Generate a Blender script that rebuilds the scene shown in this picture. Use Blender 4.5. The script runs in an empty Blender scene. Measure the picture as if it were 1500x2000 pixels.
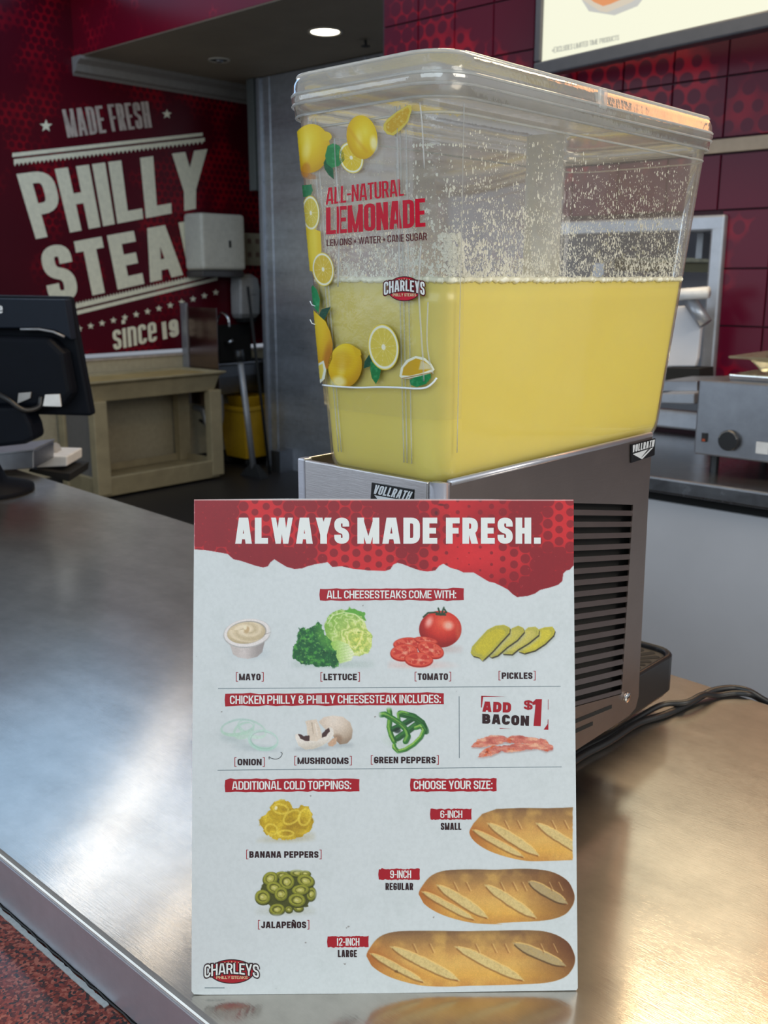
import bpy, math, random
import numpy as np
from mathutils import Vector, Matrix
random.seed(7); rng = np.random.default_rng(7)
S = bpy.context.scene; COL = S.collection
pi = math.pi

# ------------------------------------------------------------------ camera
F = 1900.0; CZ = .502; TH = math.radians(13.5); YAW = math.radians(42.5)
cd = bpy.data.cameras.new('camera'); cam = bpy.data.objects.new('camera', cd); COL.objects.link(cam)
cam.location = (0, 0, CZ); cam.rotation_euler = (pi/2 - TH, 0, YAW)
cd.sensor_fit = 'HORIZONTAL'; cd.sensor_width = 36; cd.lens = 36*F/1500
cd.clip_start = .02; cd.clip_end = 60
cd.dof.use_dof = True; cd.dof.focus_distance = .74; cd.dof.aperture_fstop = 20
S.camera = cam

# ------------------------------------------------------------------ world, lights, exposure
S.view_settings.view_transform = 'Standard'; S.view_settings.look = 'None'
S.view_settings.exposure = 0; S.view_settings.gamma = 1; S.view_settings.use_curve_mapping = False
w = bpy.data.worlds.new('hall'); S.world = w; w.use_nodes = True
w.node_tree.nodes['Background'].inputs[0].default_value = (.62, .68, .78, 1)
w.node_tree.nodes['Background'].inputs[1].default_value = .42
def area(name, loc, target, sx, sy, power, color, spread=180):
    l = bpy.data.lights.new(name, 'AREA'); l.shape = 'RECTANGLE'; l.size = sx; l.size_y = sy
    l.energy = power; l.color = color; l.spread = math.radians(spread)
    o = bpy.data.objects.new(name, l); COL.objects.link(o); o.location = loc
    d = Vector(target) - Vector(loc); o.rotation_euler = d.to_track_quat('-Z', 'Y').to_euler(); return o
area('hall_daylight', (1.2, -2.6, 1.9), (-.6, .7, .2), 3.2, 2.2, 72, (.76, .91, 1))
area('side_daylight', (-4.2, -3.2, 1.2), (-.5, .6, .4), 4.2, 2.6, 62, (.72, .87, 1))
area('skylight', (-4.65, 2.45, 2.25), (-4.65, 2.46, 0), 2.5, 1.9, 20, (.36, .64, 1))
def strip(name, a, b, w_, power):
    l = bpy.data.lights.new(name, 'AREA'); l.shape = 'RECTANGLE'; L_ = math.hypot(b[0]-a[0], b[1]-a[1]); l.size = L_; l.size_y = w_; l.energy = power*L_*w_; l.color = (1, .87, .70)
    o = bpy.data.objects.new(name, l); COL.objects.link(o); o.location = ((a[0]+b[0])/2, (a[1]+b[1])/2, 2.2); o.rotation_euler = (0, 0, math.atan2(b[1]-a[1], b[0]-a[0]))
strip('strip_lamp', (-3.50, 1.65), (-4.80, 3.38), .08, 19)
strip('strip_lamp.001', (-3.32, 1.72), (-4.0, 2.95), .05, 19)
strip('strip_lamp.002', (-2.96, 1.70), (-3.40, 2.55), .07, 19)
area('tank_fill', (2.2, .9, 1.7), (-.44, .72, .4), 1.3, 1.3, 46, (1, .93, .80))  # added warm fill from the right to brighten the lemonade, no known fixture
area('kitchen_lamp', (-1.0, 2.35, 2.0), (-1.0, 2.3, 0), 1.6, .5, 34, (1, .76, .46))

# ------------------------------------------------------------------ pixel <-> world on real planes
cy, sy_, ct, st_ = math.cos(YAW), math.sin(YAW), math.cos(TH), math.sin(TH)
def ray(x, y):
    a = np.asarray(x, float) - 750; b = 1000 - np.asarray(y, float)
    f = F*ct + b*st_; u = b*ct - F*st_
    return np.stack([a*cy - f*sy_, a*sy_ + f*cy, u], -1)
O = np.array([0, 0, CZ])
def onax(x, y, ax, v):
    d = ray(x, y); t = (v - O[ax])/d[..., ax]; return O + t[..., None]*d
def onpl(x, y, p0, n):
    d = ray(x, y); t = np.dot(p0 - O, n)/(d @ n); return O + t[..., None]*d
def camf(px, py, f):
    d = ray(px, py); ff = -d[..., 0]*sy_ + d[..., 1]*cy; return O + d*(f/ff)[..., None]
def proj(P):
    P = np.asarray(P, float); a = P[..., 0]*cy + P[..., 1]*sy_; f = -P[..., 0]*sy_ + P[..., 1]*cy; u = P[..., 2] - CZ
    b = u*ct + f*st_; d = f*ct - u*st_
    return 750 + F*a/d, 1000 - F*b/d

# ------------------------------------------------------------------ colour helpers
def s2l(c):
    c = np.asarray(c, float); return np.where(c <= .04045, c/12.92, ((c + .055)/1.055)**2.4)
def hx(h): return np.array([int(h[i:i+2], 16)/255 for i in (0, 2, 4)])
PAPER_S = hx('C4D0D0')
def alb(c, white=PAPER_S, k=.68): return np.clip(s2l(c)/s2l(white)*np.array([.71, .745, .745])/.745*k, 0, .86)
def lin(h): return tuple(s2l(hx(h))) + (1,)

# ------------------------------------------------------------------ materials
MATS = {}
class NT:
    def __init__(s, name):
        s.m = bpy.data.materials.new(name); s.m.use_nodes = True; s.t = s.m.node_tree; s.p = s.t.nodes['Principled BSDF']; s.out = s.t.nodes['Material Output']
    def n(s, typ, **kw):
        nd = s.t.nodes.new(typ)
        for k, v in kw.items(): setattr(nd, k, v)
        return nd
    def l(s, a, b): s.t.links.new(a, b)
    def math(s, op, a, b=None, c=None):
        nd = s.n('ShaderNodeMath', operation=op)
        for i, v in enumerate((a, b, c)):
            if v is None: continue
            if isinstance(v, (int, float)): nd.inputs[i].default_value = v
            else: s.l(v, nd.inputs[i])
        return nd.outputs[0]
    def noise(s, vec, scale, detail=3, rough=.5, mapscale=None):
        if mapscale:
            mp = s.n('ShaderNodeMapping'); mp.inputs['Scale'].default_value = mapscale; s.l(vec, mp.inputs[0]); vec = mp.outputs[0]
        nd = s.n('ShaderNodeTexNoise'); nd.inputs['Scale'].default_value = scale; nd.inputs['Detail'].default_value = detail; nd.inputs['Roughness'].default_value = rough
        s.l(vec, nd.inputs['Vector']); return nd.outputs['Fac']
    def ramp(s, fac, stops):
        r = s.n('ShaderNodeValToRGB'); e = r.color_ramp.elements
        while len(e) < len(stops): e.new(.5)
        for i, (p, c) in enumerate(stops): e[i].position = p; e[i].color = c if len(c) == 4 else tuple(c)+(1,)
        s.l(fac, r.inputs[0]); return r.outputs[0]
    def mixc(s, f, a, b, mode='MIX'):
        m = s.n('ShaderNodeMix', data_type='RGBA', blend_type=mode)
        for i, v in ((0, f), (6, a), (7, b)):
            if isinstance(v, (int, float)): m.inputs[i].default_value = v
            elif isinstance(v, tuple): m.inputs[i].default_value = v if len(v) == 4 else v+(1,)
            else: s.l(v, m.inputs[i])
        return m.outputs[2]
    def bump(s, h, strength, dist=.001):
        b = s.n('ShaderNodeBump'); b.inputs['Strength'].default_value = strength; b.inputs['Distance'].default_value = dist
        s.l(h, b.inputs['Height']); s.l(b.outputs[0], s.p.inputs['Normal'])
    def pos(s): return s.n('ShaderNodeNewGeometry').outputs['Position']
    def obj(s): return s.n('ShaderNodeTexCoord').outputs['Object']
def mat(name, col, rough=.5, metal=0, var=.08, scale=30, bump=0, spec=.5, coat=0, emit=None, sss=0, mapscale=None):
    k = NT(name); P = k.p
    P.inputs['Roughness'].default_value = rough; P.inputs['Metallic'].default_value = metal
    P.inputs['Specular IOR Level'].default_value = spec; P.inputs['Coat Weight'].default_value = coat
    if isinstance(col, str): col = lin(col)
    if len(col) == 3: col = tuple(col)+(1,)
    f = k.noise(k.pos(), scale, 4, .6, mapscale)
    lo = tuple(c*(1-var) for c in col[:3]); hi = tuple(min(1, c*(1+var)) for c in col[:3])
    k.l(k.ramp(f, [(.3, lo), (.7, hi)]), P.inputs['Base Color'])
    if bump: k.bump(f, bump)
    if emit: P.inputs['Base Color'].default_value = (.02, .02, .02, 1); [k.t.links.remove(l_) for l_ in list(P.inputs['Base Color'].links)]; P.inputs['Emission Color'].default_value = col; P.inputs['Emission Strength'].default_value = emit
    if sss: P.inputs['Subsurface Weight'].default_value = sss; P.inputs['Subsurface Radius'].default_value = (.03, .03, .01)
    MATS[name] = k.m; return k.m
def steel(name, col, rough, brush, bs=.15, rv=.12, tarn=.25, metal=1, bigmap=None, lobe=None):
    k = NT(name); P = k.p; p = k.pos()
    P.inputs['Metallic'].default_value = metal
    fine = k.noise(p, 60, 3, .6, brush); big = k.noise(p, 5, 5, .65, bigmap); mid = k.noise(p, 28, 4, .7)
    r = k.math('ADD', k.math('MULTIPLY', k.math('SUBTRACT', big, .5), rv*2), rough)
    r = k.math('ADD', r, k.math('MULTIPLY', k.math('SUBTRACT', fine, .5), .12)); k.l(r, P.inputs['Roughness'])
    c0 = tuple(c*(1-tarn) for c in col); k.l(k.ramp(k.math('ADD', k.math('MULTIPLY', big, .6), k.math('MULTIPLY', mid, .4)), [(.38, c0), (.62, col)]), P.inputs['Base Color'])
    k.bump(k.math('ADD', fine, k.math('MULTIPLY', big, .35)), bs, .0006)
    if lobe:
        p2 = k.n('ShaderNodeBsdfPrincipled'); p2.inputs['Metallic'].default_value = 1; p2.inputs['Roughness'].default_value = lobe[1]
        k.l(P.inputs['Base Color'].links[0].from_socket, p2.inputs['Base Color']); mx = k.n('ShaderNodeMixShader'); mx.inputs[0].default_value = lobe[0]
        k.l(P.outputs[0], mx.inputs[1]); k.l(p2.outputs[0], mx.inputs[2]); k.l(mx.outputs[0], k.out.inputs[0])
    MATS[name] = k.m; return k.m
def hexmat(name, axes, spacing, dark, mid, bright, rough=.2, tilevar=0):
    k = NT(name); P = k.p; p = k.pos(); sp = k.n('ShaderNodeSeparateXYZ'); k.l(p, sp.inputs[0])
    a = k.math('DIVIDE', sp.outputs[axes[0]], spacing); b = k.math('DIVIDE', sp.outputs[2], spacing*1.732)
    def dist(o):
        fa = k.math('SUBTRACT', k.math('FRACT', k.math('ADD', a, 100+o)), .5); fb = k.math('MULTIPLY', k.math('SUBTRACT', k.math('FRACT', k.math('ADD', b, 100+o)), .5), 1.732)
        return k.math('SQRT', k.math('ADD', k.math('MULTIPLY', fa, fa), k.math('MULTIPLY', fb, fb)))
    d = k.math('MINIMUM', dist(0), dist(.5)); big = k.noise(p, 2.2, 3, .6); mid_n = k.noise(p, 5.5, 2, .5)
    rad = k.math('ADD', k.math('MULTIPLY', mid_n, .8), .02)
    dot = k.math('MULTIPLY', k.math('SUBTRACT', rad, d), 14); dot = k.math('MINIMUM', k.math('MAXIMUM', dot, 0), 1)
    zone = k.ramp(big, [(.50, (0, 0, 0)), (.60, (1, 1, 1))])
    shade = k.mixc(k.noise(p, 1.1, 2), dark, mid)
    red = k.mixc(zone, shade, bright)
    k.l(k.mixc(dot, red, shade), P.inputs['Base Color']); rough_ = rough
    P.inputs['Roughness'].default_value = rough; P.inputs['Specular IOR Level'].default_value = .22
    MATS[name] = k.m; return k.m
def clear(name, tint, gloss_rough=.05, haze=0.0, hazecol=(.8, .8, .76), ior=1.45, bumpk=0, nz=30, boost=1.0, hz=None):
    k = NT(name); t = k.t; t.nodes.remove(k.p)
    tr = k.n('ShaderNodeBsdfTransparent'); tr.inputs[0].default_value = tint+(1,)
    gl = k.n('ShaderNodeBsdfGlossy'); gl.inputs['Roughness'].default_value = gloss_rough; gl.inputs[0].default_value = (1, 1, 1, 1)
    fr = k.n('ShaderNodeFresnel'); fr.inputs[0].default_value = ior
    p = k.pos()
    if bumpk:
        b = k.n('ShaderNodeBump'); b.inputs['Strength'].default_value = bumpk; b.inputs['Distance'].default_value = .002
        k.l(k.noise(p, nz, 4, .6), b.inputs['Height']); k.l(b.outputs[0], gl.inputs['Normal']); k.l(b.outputs[0], fr.inputs['Normal'])
    mx = k.n('ShaderNodeMixShader'); k.l(k.math('MINIMUM', k.math('MULTIPLY', fr.outputs[0], boost), 1), mx.inputs[0]); k.l(tr.outputs[0], mx.inputs[1]); k.l(gl.outputs[0], mx.inputs[2])
    last = mx.outputs[0]
    if haze:
        df = k.n('ShaderNodeBsdfDiffuse'); df.inputs[0].default_value = hazecol+(1,); tl = k.n('ShaderNodeBsdfTranslucent'); tl.inputs[0].default_value = hazecol+(1,)
        dm = k.n('ShaderNodeMixShader'); dm.inputs[0].default_value = .5; k.l(df.outputs[0], dm.inputs[1]); k.l(tl.outputs[0], dm.inputs[2])
        hf = k.math('MULTIPLY', k.math('ADD', k.noise(p, 22, 5, .7), .3), haze*1.25)
        if hz:
            sp = k.n('ShaderNodeSeparateXYZ'); k.l(p, sp.inputs[0]); mr = k.n('ShaderNodeMapRange'); mr.inputs[1].default_value = hz[0]; mr.inputs[2].default_value = hz[1]; mr.inputs[3].default_value = hz[2]; mr.inputs[4].default_value = 1
            k.l(sp.outputs[2], mr.inputs[0]); hf = k.math('MULTIPLY', hf, mr.outputs[0])
        m2 = k.n('ShaderNodeMixShader'); k.l(hf, m2.inputs[0]); k.l(last, m2.inputs[1]); k.l(dm.outputs[0], m2.inputs[2]); last = m2.outputs[0]
    k.l(last, k.out.inputs[0]); MATS[name] = k.m; return k.m
def printmat(name, rough=.55, dirt=True, alpha=False, coat=0):
    k = NT(name); at = k.n('ShaderNodeVertexColor', layer_name='Col'); p = k.pos(); c = at.outputs[0]
    if dirt:
        f = k.noise(p, 320, 3, .6); c = k.mixc(.5, c, k.ramp(f, [(.35, (.90, .90, .90)), (.6, (1, 1, 1))]), 'MULTIPLY')
        f2 = k.noise(p, 34, 5, .7); c = k.mixc(.6, c, k.ramp(f2, [(.34, (.92, .93, .92)), (.5, (1, 1, 1))]), 'MULTIPLY')
        f3 = k.noise(p, 160, 2, .5); c = k.mixc(1., c, k.ramp(f3, [(.215, (.55, .50, .48)), (.235, (1, 1, 1))]), 'MULTIPLY')
    k.l(c, k.p.inputs['Base Color']); k.p.inputs['Roughness'].default_value = rough; k.p.inputs['Coat Weight'].default_value = coat
    if alpha: k.l(at.outputs[1], k.p.inputs['Alpha'])
    MATS[name] = k.m; return k.m

M_counter = steel('counter_steel', (.66, .62, .56), .11, (1, 14, 1), .16, .04, .22, 1, (1, 2.6, 1), lobe=(.34, .45))
M_edge = steel('counter_edge_steel', (.60, .60, .66), .34, (1, 14, 14), .12, .05, .15, .7)
M_steel = steel('brushed_steel', (.60, .57, .57), .34, (1, 1, 16), .12, .05, .12)
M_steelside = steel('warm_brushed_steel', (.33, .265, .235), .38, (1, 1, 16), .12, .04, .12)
M_cooler = steel('cooler_steel', (.62, .66, .72), .30, (1, 1, 14), .25, .1, .3, 1, (.25, .25, 1.6))
M_cooler.node_tree.nodes['Principled BSDF'].inputs['Metallic'].default_value = .74
M_back = steel('back_counter_steel', (.50, .51, .53), .25, (1, 14, 1), .1, .05, .2)
M_warmer = steel('warmer_steel', (.34, .35, .38), .4, (1, 1, 14), .1, .05, .2)
M_slat = mat('slat_steel', (.20, .165, .155), .36, .8, .06)
M_granite = None
def granite():
    k = NT('red_granite'); p = k.pos(); P = k.p
    v = k.n('ShaderNodeTexVoronoi'); v.inputs['Scale'].default_value = 420; k.l(p, v.inputs[0])
    sp = k.n('ShaderNodeSeparateColor'); k.l(v.outputs['Color'], sp.inputs[0])
    f = k.math('ADD', k.math('MULTIPLY', sp.outputs[0], .5), k.math('MULTIPLY', k.noise(p, 130, 4, .7), .5))
    k.l(k.ramp(f, [(.28, (.02, .018, .018)), (.42, (.13, .022, .014)), (.56, (.26, .045, .028)), (.72, (.38, .12, .08))]), P.inputs['Base Color'])
    P.inputs['Roughness'].default_value = .16; return k.m
M_granite = granite()
M_mural = hexmat('red_mural', (1,), .052, (.045, .0008, .006), (.10, .0012, .009), (.22, .002, .010), .3)
M_fascia = hexmat('red_fascia', (0,), .052, (.09, .0012, .008), (.17, .0016, .012), (.30, .004, .015), .25)
M_tile = hexmat('red_tile', (0,), .058, (.06, .003, .016), (.10, .004, .022), (.25, .005, .02), .26)
M_grout = mat('dark_red_grout', (.035, .006, .014), .7)
M_cream = mat('cream_print', (.80, .76, .58), .4)
M_creamdim = mat('dim_cream_print', (.46, .38, .33), .35, var=.25, scale=14)  # dimmer cream; shade over the small wall words is put into the colour
M_dado = mat('cream_wall_panel', (.40, .345, .235), .5)
M_soffit = mat('beige_soffit_paint', (.26, .215, .155), .7, var=.12, scale=2)
M_mould = mat('grey_moulding', (.22, .20, .18), .5)
M_floor = mat('dark_quarry_floor', (.014, .012, .012), .45)
M_black = mat('black_plastic', (.012, .012, .013), .35)
M_dark = mat('dark_void', (.006, .006, .006), .8)
M_cord = mat('black_cord', (.012, .012, .013), .42)
M_navy = mat('navy_black_plastic', (.0015, .003, .007), .6, spec=.15)
M_navy2 = mat('navy_gloss_plastic', (.004, .008, .017), .45, spec=.25)
M_cart = mat('beige_cart_plastic', (.32, .26, .15), .55, var=.14, scale=9)
M_cartd = mat('cart_lining', (.14, .13, .12), .55)
M_disp = mat('offwhite_plastic', (.50, .48, .41), .35)
M_soap = mat('grey_white_plastic', (.36, .36, .36), .3)
M_yellow = mat('yellow_plastic', (.52, .30, .01), .45)
M_pole = mat('grey_metal_pole', (.30, .30, .31), .4, .5)
M_chrome = mat('chrome', (.75, .75, .75), .12, 1)
M_white = mat('white_plastic', (.72, .72, .71), .4)
M_whitep = mat('white_pipe', (.66, .68, .70), .35)
M_panel = mat('pale_grey_panel', (.64, .64, .67), .55, var=.05, scale=3)
M_frame = mat('silver_frame', (.36, .38, .42), .35, .6)
M_menuframe = mat('dark_grey_frame', (.055, .06, .075), .4)
M_menuscreen = mat('cream_lit_screen', (.90, .90, .70), .4, var=.01, emit=1.0)
M_menuorange = mat('orange_lit_screen', (1.0, .40, .14), .4, var=.15, scale=4, emit=2.6)
M_menutext = mat('grey_screen_print', (.30, .31, .27), .5, emit=1.0)
M_plate = mat('plate_print', (.80, .70, .55), .5, emit=.8); M_food = mat('food_print', (.80, .30, .10), .5, emit=.9); M_shade = mat('plate_shade_print', (.62, .62, .58), .5, emit=.85)
M_lamp = mat('lit_downlight', (1, .93, .75), .5, var=0, emit=9)
M_dlrim = mat('downlight_rim', (.5, .46, .38), .4)
M_silver = mat('silver_strip', (.52, .56, .55), .35, .3, var=.1, scale=200)
M_caulk = mat('black_caulk', (.015, .014, .014), .6)
M_card = printmat('card_print', .5)
M_film = printmat('film_print', .35, False, True, .05); M_film.node_tree.nodes['Principled BSDF'].inputs['Specular IOR Level'].default_value = .15
M_redband = printmat('print_flat', .5, False)
M_tankprint_red = mat('red_film_print', (.56, .010, .030), .35, var=.03, spec=.12)
M_tankprint_dk = mat('brown_film_print', (.10, .018, .022), .35, var=.03, spec=.12)
M_wprint = mat('white_print', (.76, .77, .74), .45, var=.03); M_dkprint = mat('dark_brown_print', alb(hx('26080C')), .5, var=.03)
M_rprint = mat('red_print', alb(hx('980A1C')), .5, var=.04); M_gprint = mat('grey_rule_print', alb(hx('5A6E74')), .5, var=.02)
M_black_badge = mat('black_badge', (.01, .01, .011), .2); M_silv_badge = mat('silver_badge_print', (.66, .68, .70), .3)
M_acryl = clear('clear_acrylic', (.95, .955, .95), .06, .16, (.74, .70, .66), 1.45, .1, 14, .8, (.42, .62, .35))
M_lid = clear('clear_lid_acrylic', (.90, .91, .91), .09, .20, (.84, .82, .78), 1.5, .35, 40, 3.0)
M_rib = clear('clear_acrylic_rib', (.97, .98, .98), .12, .30, (.9, .92, .92), 1.3, 0, 30, 1.0)
M_milky = clear('milky_acrylic', (.95, .95, .95), .3, .45, (.92, .93, .94), 1.3, 0, 30, .6)
M_sleeve = clear('clear_film', (.985, .985, .985), .08, .025, (.85, .85, .85), 1.35, .7, 38, .8)
M_filmedge = mat('milky_film_edge', (.80, .84, .85), .2, coat=.6)
M_glass = clear('clear_glass', (.90, .92, .88), .04, .06, (.8, .8, .7), 1.5, 0, 30, 1.6)
def lemonade():
    k = NT('lemonade'); P = k.p; p = k.pos(); sp = k.n('ShaderNodeSeparateXYZ'); k.l(p, sp.inputs[0])
    f = k.noise(p, 9, 3, .5); k.l(k.ramp(f, [(.3, (.88, .74, .17)), (.7, (.90, .77, .20))]), P.inputs['Base Color'])
    P.inputs['Subsurface Weight'].default_value = .35; P.inputs['Subsurface Radius'].default_value = (.05, .045, .015)
    P.inputs['Roughness'].default_value = .22; return k.m
M_lemonade = lemonade()
M_pulp = mat('lemon_pulp', (.92, .90, .80), .6, var=.06)
M_foam = mat('pale_foam', (.93, .90, .72), .6)

# ------------------------------------------------------------------ mesh helpers
class MB:
    def __init__(s): s.v = []; s.f = []
    def add(s, vs, fs):
        o = len(s.v); s.v += [tuple(float(c) for c in v) for v in vs]; s.f += [tuple(i+o for i in f) for f in fs]; return s
    def box(s, x0, x1, y0, y1, z0, z1):
        return s.hexa([(x0, y0, z0), (x1, y0, z0), (x1, y1, z0), (x0, y1, z0)], [(x0, y0, z1), (x1, y0, z1), (x1, y1, z1), (x0, y1, z1)])
    def hexa(s, a, b):
        n = len(a); return s.add(list(a)+list(b), [tuple(range(n))[::-1], tuple(range(n, 2*n))] + [(i, (i+1) % n, n+(i+1) % n, n+i) for i in range(n)])
    def loft(s, rings, cap0=True, cap1=True, closed=True):
        n = len(rings[0]); vs = [p for r in rings for p in r]; fs = []
        for i in range(len(rings)-1):
            for j in range(n if closed else n-1):
                k = (j+1) % n; fs.append((i*n+j, i*n+k, (i+1)*n+k, (i+1)*n+j))
        if cap0: fs.append(tuple(range(n))[::-1])
        if cap1: fs.append(tuple(range((len(rings)-1)*n, len(rings)*n)))
        return s.add(vs, fs)
    def tube(s, pts, r, n=10, cap=True):
        pts = [Vector(p) for p in pts]; rs = r if isinstance(r, (list, tuple)) else [r]*len(pts); rings = []; up = None
        for i, p in enumerate(pts):
            d = (pts[min(i+1, len(pts)-1)] - pts[max(i-1, 0)]).normalized()
            if up is None: up = d.orthogonal().normalized()
            up = (up - d*up.dot(d)).normalized(); q = d.cross(up)
            rings.append([p + (up*math.cos(a) + q*math.sin(a))*rs[i] for a in [2*pi*j/n for j in range(n)]])
        return s.loft(rings, cap, cap)
    def disc(s, c, r, h, axis, n=24):
        c = Vector(c); ax = Vector(axis).normalized(); u = ax.orthogonal().normalized(); w_ = ax.cross(u)
        R = lambda rr, hh: [c + ax*hh + (u*math.cos(2*pi*j/n) + w_*math.sin(2*pi*j/n))*rr for j in range(n)]
        return s.loft([R(r, 0), R(r, h*.85), R(r*.93, h)])
def spline(pts, k=8):
    P = [Vector(p) for p in pts]; P = [P[0]*2-P[1]] + P + [P[-1]*2-P[-2]]; out = []
    for i in range(1, len(P)-2):
        for j in range(k):
            t = j/k; out.append(.5*((2*P[i]) + (-P[i-1]+P[i+1])*t + (2*P[i-1]-5*P[i]+4*P[i+1]-P[i+2])*t*t + (-P[i-1]+3*P[i]-3*P[i+1]+P[i+2])*t**3))
    out.append(P[-2]); return out
def wloc(p):
    v = Vector((0, 0, 0))
    while p: v += p.location; p = p.parent
    return v
def obj(name, mb, m, parent=None, smooth=False, bevel=0, kind=None, label=None, seg=2):
    me = bpy.data.meshes.new(name); me.from_pydata(mb.v, [], mb.f); me.update()
    if m: me.materials.append(m)
    if smooth: me.polygons.foreach_set('use_smooth', [True]*len(me.polygons))
    o = bpy.data.objects.new(name, me); COL.objects.link(o)
    if parent:
        o.parent = parent; me.transform(Matrix.Translation(-wloc(parent)))
    if bevel:
        b = o.modifiers.new('bevel', 'BEVEL'); b.width = bevel; b.segments = seg; b.limit_method = 'ANGLE'; b.angle_limit = math.radians(40)
    if kind: o['kind'] = kind
    if label: o['label'] = label
    return o
def tag(o, label, cat, group=None):
    o['label'] = label; o['category'] = cat
    if group: o['group'] = group
    return o
def thing(name, loc, label, cat, group=None):
    o = bpy.data.objects.new(name, None); o.empty_display_size = .02; o.location = loc; COL.objects.link(o)
    return tag(o, label, cat, group)

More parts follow.
